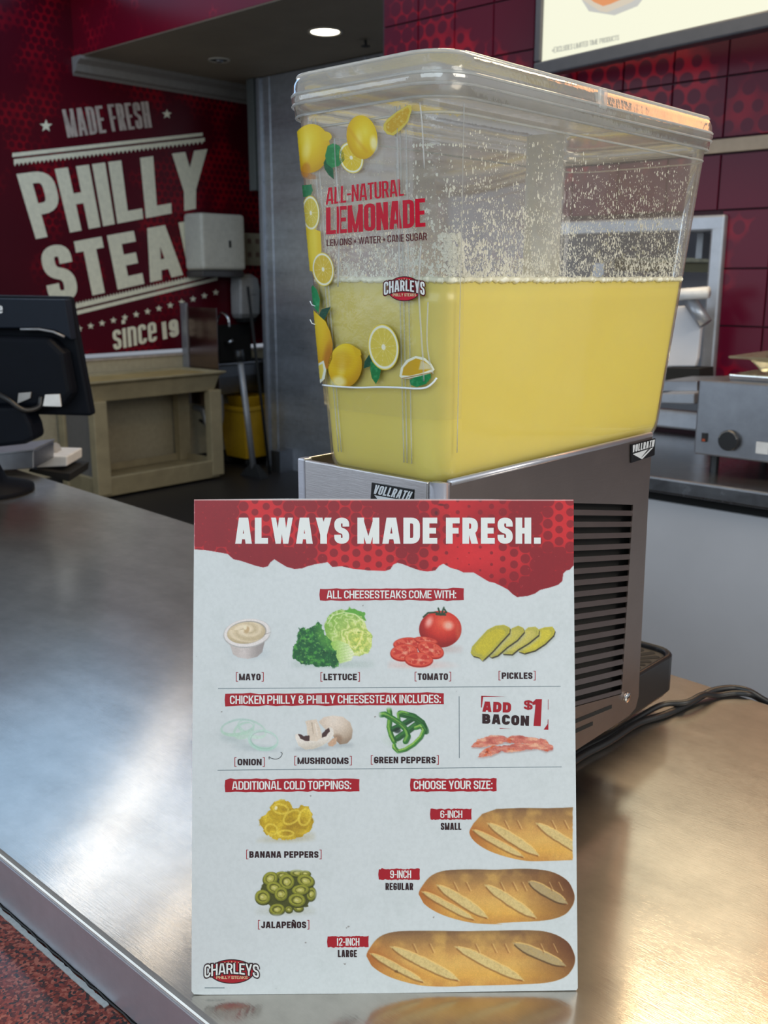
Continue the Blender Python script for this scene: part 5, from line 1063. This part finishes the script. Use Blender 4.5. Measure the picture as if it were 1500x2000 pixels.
p.grain(.10, sc=1.2); p.mesh('lettuce_picture', C3d, M_card, cb, Lf)
p = Pic(754, 1180, 908, 1310)
p.lay(p.ell(812, 1300, 52, 8, 0, 12), 'D0B4AC', .7); p.lay(p.ell(870, 1268, 34, 7, 0, 9), 'B8AAA6', .6)
m = p.ell(860, 1229, 41.5, 36); p.lay(m, p.shade(860, 1229, 42, 37, ['DE6A4A', 'CF4430', 'B92C20', '8F1A16', '7A1512'], .15, -.35)); p.lay(p.ell(876, 1222, 9, 8, 0, 8), 'F0B7A2', .85); p.lay(p.ell(838, 1215, 6, 10, .4, 7), 'F0C0B4', .75); p.lay(p.ell(895, 1235, 5, 22, -.1, 6)*m, 'C65A3C', .6)
for ln in ([(862, 1200), (850, 1196), (836, 1197), (827, 1205)], [(860, 1201), (856, 1188)], [(862, 1201), (867, 1186)], [(860, 1201), (872, 1196), (868, 1190)], [(852, 1200), (870, 1201)]): p.lay(p.line(ln, 3.2), '27402A')
for cx, cy2, rx, ry, ro in ((796, 1258, 28, 13, -.05), (789, 1275, 27, 17, -.1), (832, 1252, 23, 8, .15), (841, 1270, 27, 16, .35), (818, 1289, 28, 15, .05)):
    p.lay(p.ell(cx, cy2, rx, ry, ro), 'A02418'); p.lay(p.ell(cx, cy2-1.5, rx-1.5, ry-2, ro), 'D0503A'); m = p.ell(cx, cy2-1.5, rx*.80, ry*.72, ro, 2); u_, v_ = p.q(cx, cy2, rx, ry, ro); a_ = np.arctan2(v_, u_); p.lay(m, 'B8352A'); p.lay(m*np.clip(np.sin(a_*4+cx)*1.6, 0, 1), 'DA6A50', .7); p.lay(m*np.clip(fb(p.x, p.y, 4, int(cx))*4-2.3, 0, 1), 'E7B287', .7); p.lay(p.ell(cx+2, cy2, rx*.2, ry*.18, ro, 3), 'E2A286', .8)
p.grain(.06); p.mesh('tomato_picture', C3d, M_card, cb, Lf)
p = Pic(912, 1214, 1092, 1296)
for pts, sh in (([(1015, 1262), (1022, 1250), (1045, 1232), (1064, 1225), (1079, 1224), (1084, 1232), (1081, 1241), (1065, 1257), (1045, 1270), (1024, 1276), (1012, 1272)], 0), ([(978, 1270), (990, 1258), (1015, 1240), (1032, 1225), (1046, 1224), (1053, 1230), (1052, 1240), (1032, 1256), (1012, 1268), (1000, 1278), (982, 1277)], 1), ([(953, 1280), (962, 1268), (985, 1242), (1000, 1227), (1012, 1222), (1022, 1226), (1024, 1234), (1010, 1250), (990, 1264), (972, 1280), (960, 1284)], 2), ([(919, 1275), (922, 1263), (937, 1246), (952, 1230), (968, 1222), (984, 1220), (996, 1226), (995, 1236), (980, 1252), (962, 1272), (942, 1291), (936, 1284), (924, 1281)], 3)):
    P_ = np.array(pts, float); sh_ = P_+np.array([1.5, 2.6]); p.lay(p.poly(P_+np.array([3, 6]), 5), '9DA79A', .5); p.lay(p.poly(sh_), '3A3626'); m = p.poly(P_, 1.2); c_ = ['B9B236', 'B2AE4E', 'ABA744', 'ACA83A'][sh]; p.lay(m, c_); ct2 = P_.mean(0); mi = p.poly(ct2+(P_-ct2)*.78, 4); p.lay(mi, ['C6BD3C', 'BDB75E', 'B9B352', 'BBB232'][sh], .9); p.lay(p.poly(ct2+(P_-ct2)*.93, 1.5)*(1-mi), 'A0A04C', .4)
p.grain(.09); p.mesh('pickle_picture', C3d, M_card, cb, Lf)
p = Pic(424, 1396, 552, 1474)
p.lay(p.ell(505, 1462, 34, 6, .1, 10), '98AAAC', .6); p.lay(p.ell(452, 1444, 24, 6, .2, 9), '9DB0B0', .5)
def oring(cx, cy2, rx, ry, ro, w_, c1, c2):
    o_ = p.ell(cx, cy2, rx, ry, ro); i_ = p.ell(cx+.8, cy2-w_*.3, rx-w_*.55, ry-w_, ro); m = np.clip(o_-i_, 0, 1); g_ = np.clip((p.y-cy2+ry)/(2*ry), 0, 1)[..., None]; p.lay(m, hx(c1)*(1-g_)+hx(c2)*g_, .9)
oring(492, 1424, 30, 17, .4, 6, 'A9C8BC', 'BBD6C8'); oring(476, 1427, 22, 16, -.5, 6, 'A8C9BA', 'B4CFC0'); oring(464, 1421, 34, 17, -.18, 5.5, 'A7C4BC', 'A9CDB8'); oring(514, 1446, 30, 21, .15, 6, 'B4D2C6', 'A4CCBC'); oring(514, 1446, 25, 17, .15, 1.5, '8FB4A6', '96BCAC')
p.grain(.04); p.mesh('onion_picture', C3d, M_card, cb, Lf)
p = Pic(570, 1392, 696, 1472)
p.lay(p.ell(606, 1463, 34, 4, -.05, 7), '949FA2', .7); p.lay(p.ell(668, 1455, 26, 4, 0, 7), '949FA2', .6)
cap = p.poly([(622, 1410), (632, 1401), (650, 1397), (670, 1400), (684, 1411), (689, 1426), (687, 1442), (678, 1452), (664, 1454), (655, 1445), (650, 1436), (636, 1425)]); p.lay(cap, p.shade(655, 1420, 38, 32, ['DAD3C4', 'CFC5B4', 'B9AC98', '8F7E6A'], -.1, -.4)); p.lay(cap*p.ell(657, 1445, 12, 10, -.4, 6), '8C735C', .7); p.lay(p.poly([(640, 1452), (650, 1442), (658, 1440), (657, 1452), (650, 1458), (642, 1457)]), 'BFA184')
m = p.poly([(576, 1440), (577, 1434), (583, 1433), (595, 1440), (612, 1444), (628, 1438), (638, 1424), (645, 1420), (651, 1424), (652, 1434), (645, 1446), (630, 1456), (612, 1463), (596, 1464), (583, 1456)]); p.lay(m, 'D9D7CC'); p.lay(m*np.clip((p.y-1446-(p.x-600)*-.1)/16, 0, 1), 'B9B5A4', .8)
p.lay(p.poly([(596, 1409), (602, 1407), (618, 1405), (622, 1414), (626, 1424), (630, 1440), (618, 1448), (604, 1446), (600, 1432), (599, 1418)]), 'CFC5B2'); p.lay(p.line([(609, 1412), (612, 1432)], 2, 2), 'A29580', .7); p.lay(p.line([(616, 1414), (620, 1436)], 2, 2), 'E4DED0', .8)
p.lay(p.poly([(583, 1434), (592, 1437), (604, 1436), (605, 1448), (597, 1447), (587, 1442)], 1.2, 1.5), '45302E'); p.lay(p.poly([(629, 1432), (636, 1426), (643, 1422), (644, 1429), (636, 1438), (629, 1441)], 1.2, 1.5), '45302E')
p.grain(.06); p.mesh('mushroom_picture', C3d, M_card, cb, Lf)
p = Pic(738, 1380, 842, 1476)
p.lay(p.ell(782, 1452, 28, 10, .3, 14), 'A3BAA8', .5)
for pts, w_, c1, c2 in (([(760, 1385), (762, 1400), (760, 1420), (764, 1436), (770, 1448)], 10, '3C7A30', '7FB048'), ([(768, 1424), (788, 1414), (808, 1402)], 11, '1F4A28', '2E6A34'), ([(776, 1442), (796, 1428), (812, 1416)], 12, '24552A', '3A7A38'), ([(782, 1394), (792, 1396), (808, 1400), (824, 1412), (832, 1428)], 13, '245A2A', '35752F'), ([(779, 1404), (778, 1394), (786, 1391), (796, 1394)], 6, '4C8C3A', '86B850'), ([(744, 1396), (752, 1395), (766, 1403), (780, 1412), (792, 1424), (797, 1438), (792, 1448)], 11, '2E6E2E', '7DB14C'), ([(812, 1422), (822, 1418), (828, 1426), (822, 1440), (808, 1454), (792, 1464), (778, 1468), (770, 1460), (770, 1456)], 8, '3A8030', '9CC45A')):
    p.lay(p.line(pts, w_), c1); P_ = [(a-1.6, b-1.6) for a, b in pts]; p.lay(p.line(P_, w_*.38, 2), c2, .85)
    p.lay(p.line([(a+w_*.42, b+w_*.3) for a, b in pts], 1.6, 2), '123218', .6)
p.lay(p.ell(776, 1427, 7, 5, 0, 3), '16281E', .8); p.grain(.10); p.mesh('pepper_picture', C3d, M_card, cb, Lf)
p = Pic(914, 1430, 1088, 1486)
for pts, sd in (([(920, 1459), (934, 1444), (955, 1437), (975, 1435), (992, 1440), (1010, 1436), (1040, 1440), (1066, 1444), (1074, 1454), (1050, 1455), (1010, 1452), (985, 1450), (962, 1456), (940, 1460)], 1), ([(932, 1479), (944, 1464), (965, 1456), (988, 1457), (1005, 1452), (1040, 1452), (1066, 1450), (1081, 1458), (1079, 1464), (1066, 1468), (1050, 1462), (1020, 1466), (992, 1469), (980, 1467), (960, 1476), (942, 1480)], 2)):
    p.lay(p.poly(np.array(pts)+np.array([1, 3]), 3), '8E7A78', .5); m = p.poly(pts, 1.2, 2.5, 60+sd); p.lay(m, 'C07060'); d_ = fb(p.x, p.y*3.2, 20, 70+sd); p.lay(m*np.clip(d_*4-1.9, 0, 1), 'DDAE8E', .9); p.lay(m*np.clip(1.35-d_*3.3, 0, 1), '8E3A34', .85); p.lay(m*np.clip(fb(p.x, p.y, 12, 80+sd)*6-3.9, 0, 1), 'C4562E', .9)
p.grain(.10); p.mesh('bacon_picture', C3d, M_card, cb, Lf)
p = Pic(496, 1556, 620, 1650)
p.lay(p.ell(566, 1638, 48, 8, -.1, 12), 'A8A27A', .6)
m = p.poly([(504, 1602), (518, 1592), (527, 1580), (536, 1566), (550, 1562), (562, 1565), (570, 1576), (582, 1580), (588, 1573), (602, 1577), (610, 1590), (613, 1606), (606, 1622), (590, 1634), (568, 1640), (540, 1639), (522, 1632), (510, 1616)], 1.3, 4, 12); f_ = fb(p.x, p.y, 13, 61, 4)
p.lay(m, 'B59A1E'); p.lay(m*np.clip(f_*4-1.9, 0, 1), 'D2BC34', .9); p.lay(m*np.clip(1.2-f_*3, 0, 1), '8A6E14', .8); p.lay(m*p.ell(575, 1618, 24, 16, -.5, 14), '8C6C16', .5)
for cx, cy2, rx, ry, ro in ((548, 1580, 17, 11, .2), (570, 1596, 20, 13, -.6), (530, 1620, 14, 12, .4), (595, 1596, 13, 18, .3), (558, 1628, 17, 8, 0)): mm = np.clip(p.ell(cx, cy2, rx, ry, ro)-p.ell(cx, cy2, rx-4, ry-4, ro), 0, 1); p.lay(mm*m, 'DCC94A', .7)
p.lay(p.ell(539, 1578, 3, 4, .3, 2), 'E9E2B8', .9); p.grain(.12, sc=1.3); p.mesh('banana_pepper_picture', C3d, M_card, cb, Lf)
p = Pic(492, 1696, 622, 1792)
p.lay(p.ell(560, 1780, 44, 9, 0, 12), 'A4AC9A', .6); p.lay(p.poly([(508, 1745), (514, 1725), (530, 1708), (560, 1703), (596, 1704), (612, 1720), (614, 1748), (600, 1770), (575, 1778), (540, 1778), (515, 1764)], 2, 4), '454A1C')
for cx, cy2, rx, ry, ro in ((580, 1705, 14, 7, 0), (596, 1706, 10, 6, 0), (552, 1710, 14, 8, .1), (608, 1746, 9, 13, .2), (583, 1774, 9, 6, 0), (564, 1776, 7, 6, 0), (528, 1716, 15, 13, -.5), (560, 1722, 15, 15, .1), (597, 1720, 17, 12, .25), (536, 1734, 16, 12, .3), (513, 1752, 15, 14, .2), (587, 1738, 17, 10, -.1), (549, 1746, 13, 14, .3), (580, 1758, 17, 13, .1), (541, 1776, 15, 11, -.1)):
    p.lay(p.ell(cx+.5, cy2+1.5, rx+1, ry+1, ro), '353A12', .9); p.lay(p.ell(cx, cy2, rx, ry, ro), '6E7424'); p.lay(p.ell(cx-.5, cy2-1, rx-1.8, ry-1.8, ro), '8D9232'); p.lay(p.ell(cx, cy2, rx*.64, ry*.62, ro), '565A1E'); p.lay(p.ell(cx+.5, cy2+.5, rx*.48, ry*.46, ro, 2, .6, int(cx)), 'A9AA50'); p.lay(p.ell(cx-1, cy2, rx*.22, ry*.2, ro, 2), 'C6C684', .8)
p.grain(.12, sc=1.3); p.mesh('jalapeno_picture', C3d, M_card, cb, Lf)
def bread(x0, x1, y0, y1, kx0, kx1, cut, seed):
    """kx0..kx1: span of the full loaf that shows"""
    p = Pic(x0-4, y0-4, x1+4, y1+4); W_ = x1-x0; H_ = y1-y0; u = (p.x-x0)/W_; u = kx0+(kx1-kx0)*u; v_ = (p.y-y0)/H_
    full = W_/(kx1-kx0); al = lambda pts: [(x0+(a-kx0)*full, y0+b*H_) for a, b in pts]
    eL = 62/full; eR = 62/full
    out = [(0, .46), (.12*eL, .30), (.40*eL, .12), (.85*eL, .03), (1.6*eL, .01), (.5, .015), (1-1.5*eR, .0), (1-.75*eR, .05), (1-.25*eR, .20), (1-.04*eR, .40), (1, .55), (1-.1*eR, .70), (1-.35*eR, .84), (1-.9*eR, .93), (1-1.9*eR, .965), (.5, .985), (2.6*eL, 1.0), (1.8*eL, .985), (1.1*eL, .90), (.55*eL, .78), (.15*eL, .62)]
    if cut: r = np.random.default_rng(3); out = [q for q in out if q[0] < kx1-.02]; k_ = [i for i, q in enumerate(out) if q[1] > .9][0]; ins = [(kx1-.004*r.random(), t) for t in np.linspace(.0, .97, 22)]; a_ = [q for q in out if q[1] < .5 and out.index(q) < k_ and q[0] > -1]; out = [q for q in out[:6] if q[0] < kx1] + ins + [(kx1-.15, .985)] + [q for q in out if q[1] > .55 and q[0] < .45]
    AO = al(out)
    if not cut: q_ = [AO[-1]] + AO + [AO[0]]; AO = [(v3.x, v3.y) for v3 in spline([(a, b, 0) for a, b in q_], 4)[4:-4]]
    else: k0 = [i for i, q in enumerate(out) if q[0] > kx1-.16 and q[1] > .9]; k1 = k0[-1]; tail = AO[k1:]+AO[:2]; AO = AO[1:k1] + [(v3.x, v3.y) for v3 in spline([(a, b, 0) for a, b in tail], 4)]
    m = p.poly(AO, 1.3); f_ = fb(p.x, p.y, 26, seed, 3); g_ = fb(p.x, p.y, 3.5, seed+3, 2)
    cs = np.array([hx(c) for c in ('7E6040', '9A7746', 'BE9250', 'CFA658', 'D2A44C', 'B98642')]); t = np.clip(v_, 0, .999)*5; i = t.astype(int).clip(0, 4); fr = (t-i)[..., None]; base = cs[i]*(1-fr)+cs[i+1]*fr
    p.lay(m, base); p.lay(m*np.clip(f_*3-1.2, 0, 1), 'D9B35E', .5)
    dL = np.clip(1-np.hypot((u)/(1.1*eL), (v_-.5)*.9)*.9, 0, 1); p.lay(m*dL*np.clip(v_*2, .3, 1), 'A0602A', .95); p.lay(m*np.clip(1-np.abs(v_-.42-.55*(u/eL/2.6))/.12, 0, 1)*np.clip(1.6-u/eL/1.4, 0, 1), 'A8652C', .7)
    if not cut: p.lay(m*np.clip((u-(1-1.9*eR))/(1.9*eR), 0, 1)**1.0*np.clip(1.15-v_*.55, 0, 1), '5A3520', .98)
    def slash(a, b, wd, dark=False):
        (ax, ay), (bx, by) = al([a, b]); L = math.hypot(bx-ax, by-ay); tx, ty2 = (bx-ax)/L, (by-ay)/L; s_ = ((p.x-ax)*tx+(p.y-ay)*ty2)/L; d_ = (-(p.x-ax)*ty2+(p.y-ay)*tx) + 5*np.sin(s_*pi)*0; w_ = wd*np.clip(1-np.abs(2*s_-1)**3.4, 0, 1)*(1+.3*(fb(p.x, p.y, 16, seed+9)-.5))
        mm = np.clip((w_-np.abs(d_))/3.4+.35, 0, 1)*((s_ > 0) & (s_ < 1))*m; p.lay(mm, 'CDBB7E' if not dark else 'A8986E', .95); p.lay(mm*np.clip(g_*2-.9, 0, 1), 'B09A60', .6)
        e1 = np.clip(1-np.abs(d_-w_*.98)/2.6, 0, 1)*((s_ > .04) & (s_ < .97))*m; p.lay(e1, '7A5228' if not dark else '3A2818', .75); p.lay(np.clip(1-np.abs(d_+w_*.98)/2.2, 0, 1)*((s_ > .05) & (s_ < .9))*m, 'E9C878', .7)
        p.lay(np.clip(1-np.hypot(s_-.95, (d_-wd*.3)/26)/.055, 0, 1)*m, '8A4E22', .8)
    slash((.0*eL+.012, .40), (.012+4.5*H_/full*.22, .93), H_*.062)
    n_ = 3; st_x = [.11, .42, .70] if not cut else [.11, .42, .72]
    for j, sx_ in enumerate(st_x):
        ln_ = .34 if sx_ < .6 else .26; slash((sx_, .28 if j < 2 else .22), (sx_+ln_, .90 if j < 2 else .64), H_*.088, dark=(j == 2 and not cut))
    for sx_ in (.22, .30, .52, .60, .66, .83, .89):
        (ax, ay), (bx, by) = al([(sx_, .25), (sx_+8/full, .40)]); p.lay(p.line([(ax, ay), (bx, by)], 1.6, 2)*m, '80502A', .6); p.lay(p.line([(ax+3, ay-1), (bx+3, by-1)], 1.4, 2)*m, 'E4C480', .6)
    p.lay(m*np.clip(1-(v_)*9, 0, 1), '6A5138', .55); p.grain(.06, sc=1.3); p.mesh('bread_picture', C3d, M_card, cb, Lf)
bread(917, 1119, 1577, 1683, 0, .66, True, 101); bread(818, 1122, 1697, 1805, 0, 1, False, 101); bread(716, 1123, 1817, 1927, 0, 1, False, 111)
# stains and a hair stuck on the card
t_ = MB(); q = [C3d(np.array([x]), np.array([y]), .0003)[0] for x, y in ((526, 1483), (525.5, 1478), (530, 1481), (538, 1482.5), (545, 1481), (550, 1476), (551, 1471), (548, 1469))]
t_.tube(spline(q, 5), .00016, 4); obj('stray_hair', t_, M_dark, cb)

# ================================================================== POWER CORD
def cord(pts, r, label):
    P = [onax(x, y, 2, z) for x, y, z in pts]; return tag(obj('power_cord', MB().tube(spline(P, 10), r, 10), M_cord, None, True), label, 'cord', 'power cords')
cord([(1060, 1530, .0045), (1134, 1478, .0045), (1190, 1448, .0045), (1245, 1413, .0045), (1300, 1395, .0045), (1350, 1372, .0045), (1390, 1350, .008), (1430, 1344, .0075), (1462, 1350, .0055), (1490, 1366, -.004), (1530, 1388, -.02)], .0042, 'thick black power cord running from the dispenser over the counter corner, upper strand')
cord([(1060, 1518, .0040), (1134, 1466, .0040), (1185, 1440, .0040), (1230, 1412, .0045), (1290, 1378, .0105), (1340, 1372, .012), (1372, 1357, .013), (1400, 1358, .0045), (1432, 1354, .0045), (1462, 1356, .004), (1484, 1366, -.006), (1530, 1392, -.022)], .0036, 'second black power cord crossing under the first on the counter')
print('TRIS', sum(len(o.data.polygons) for o in S.objects if o.type == 'MESH'))
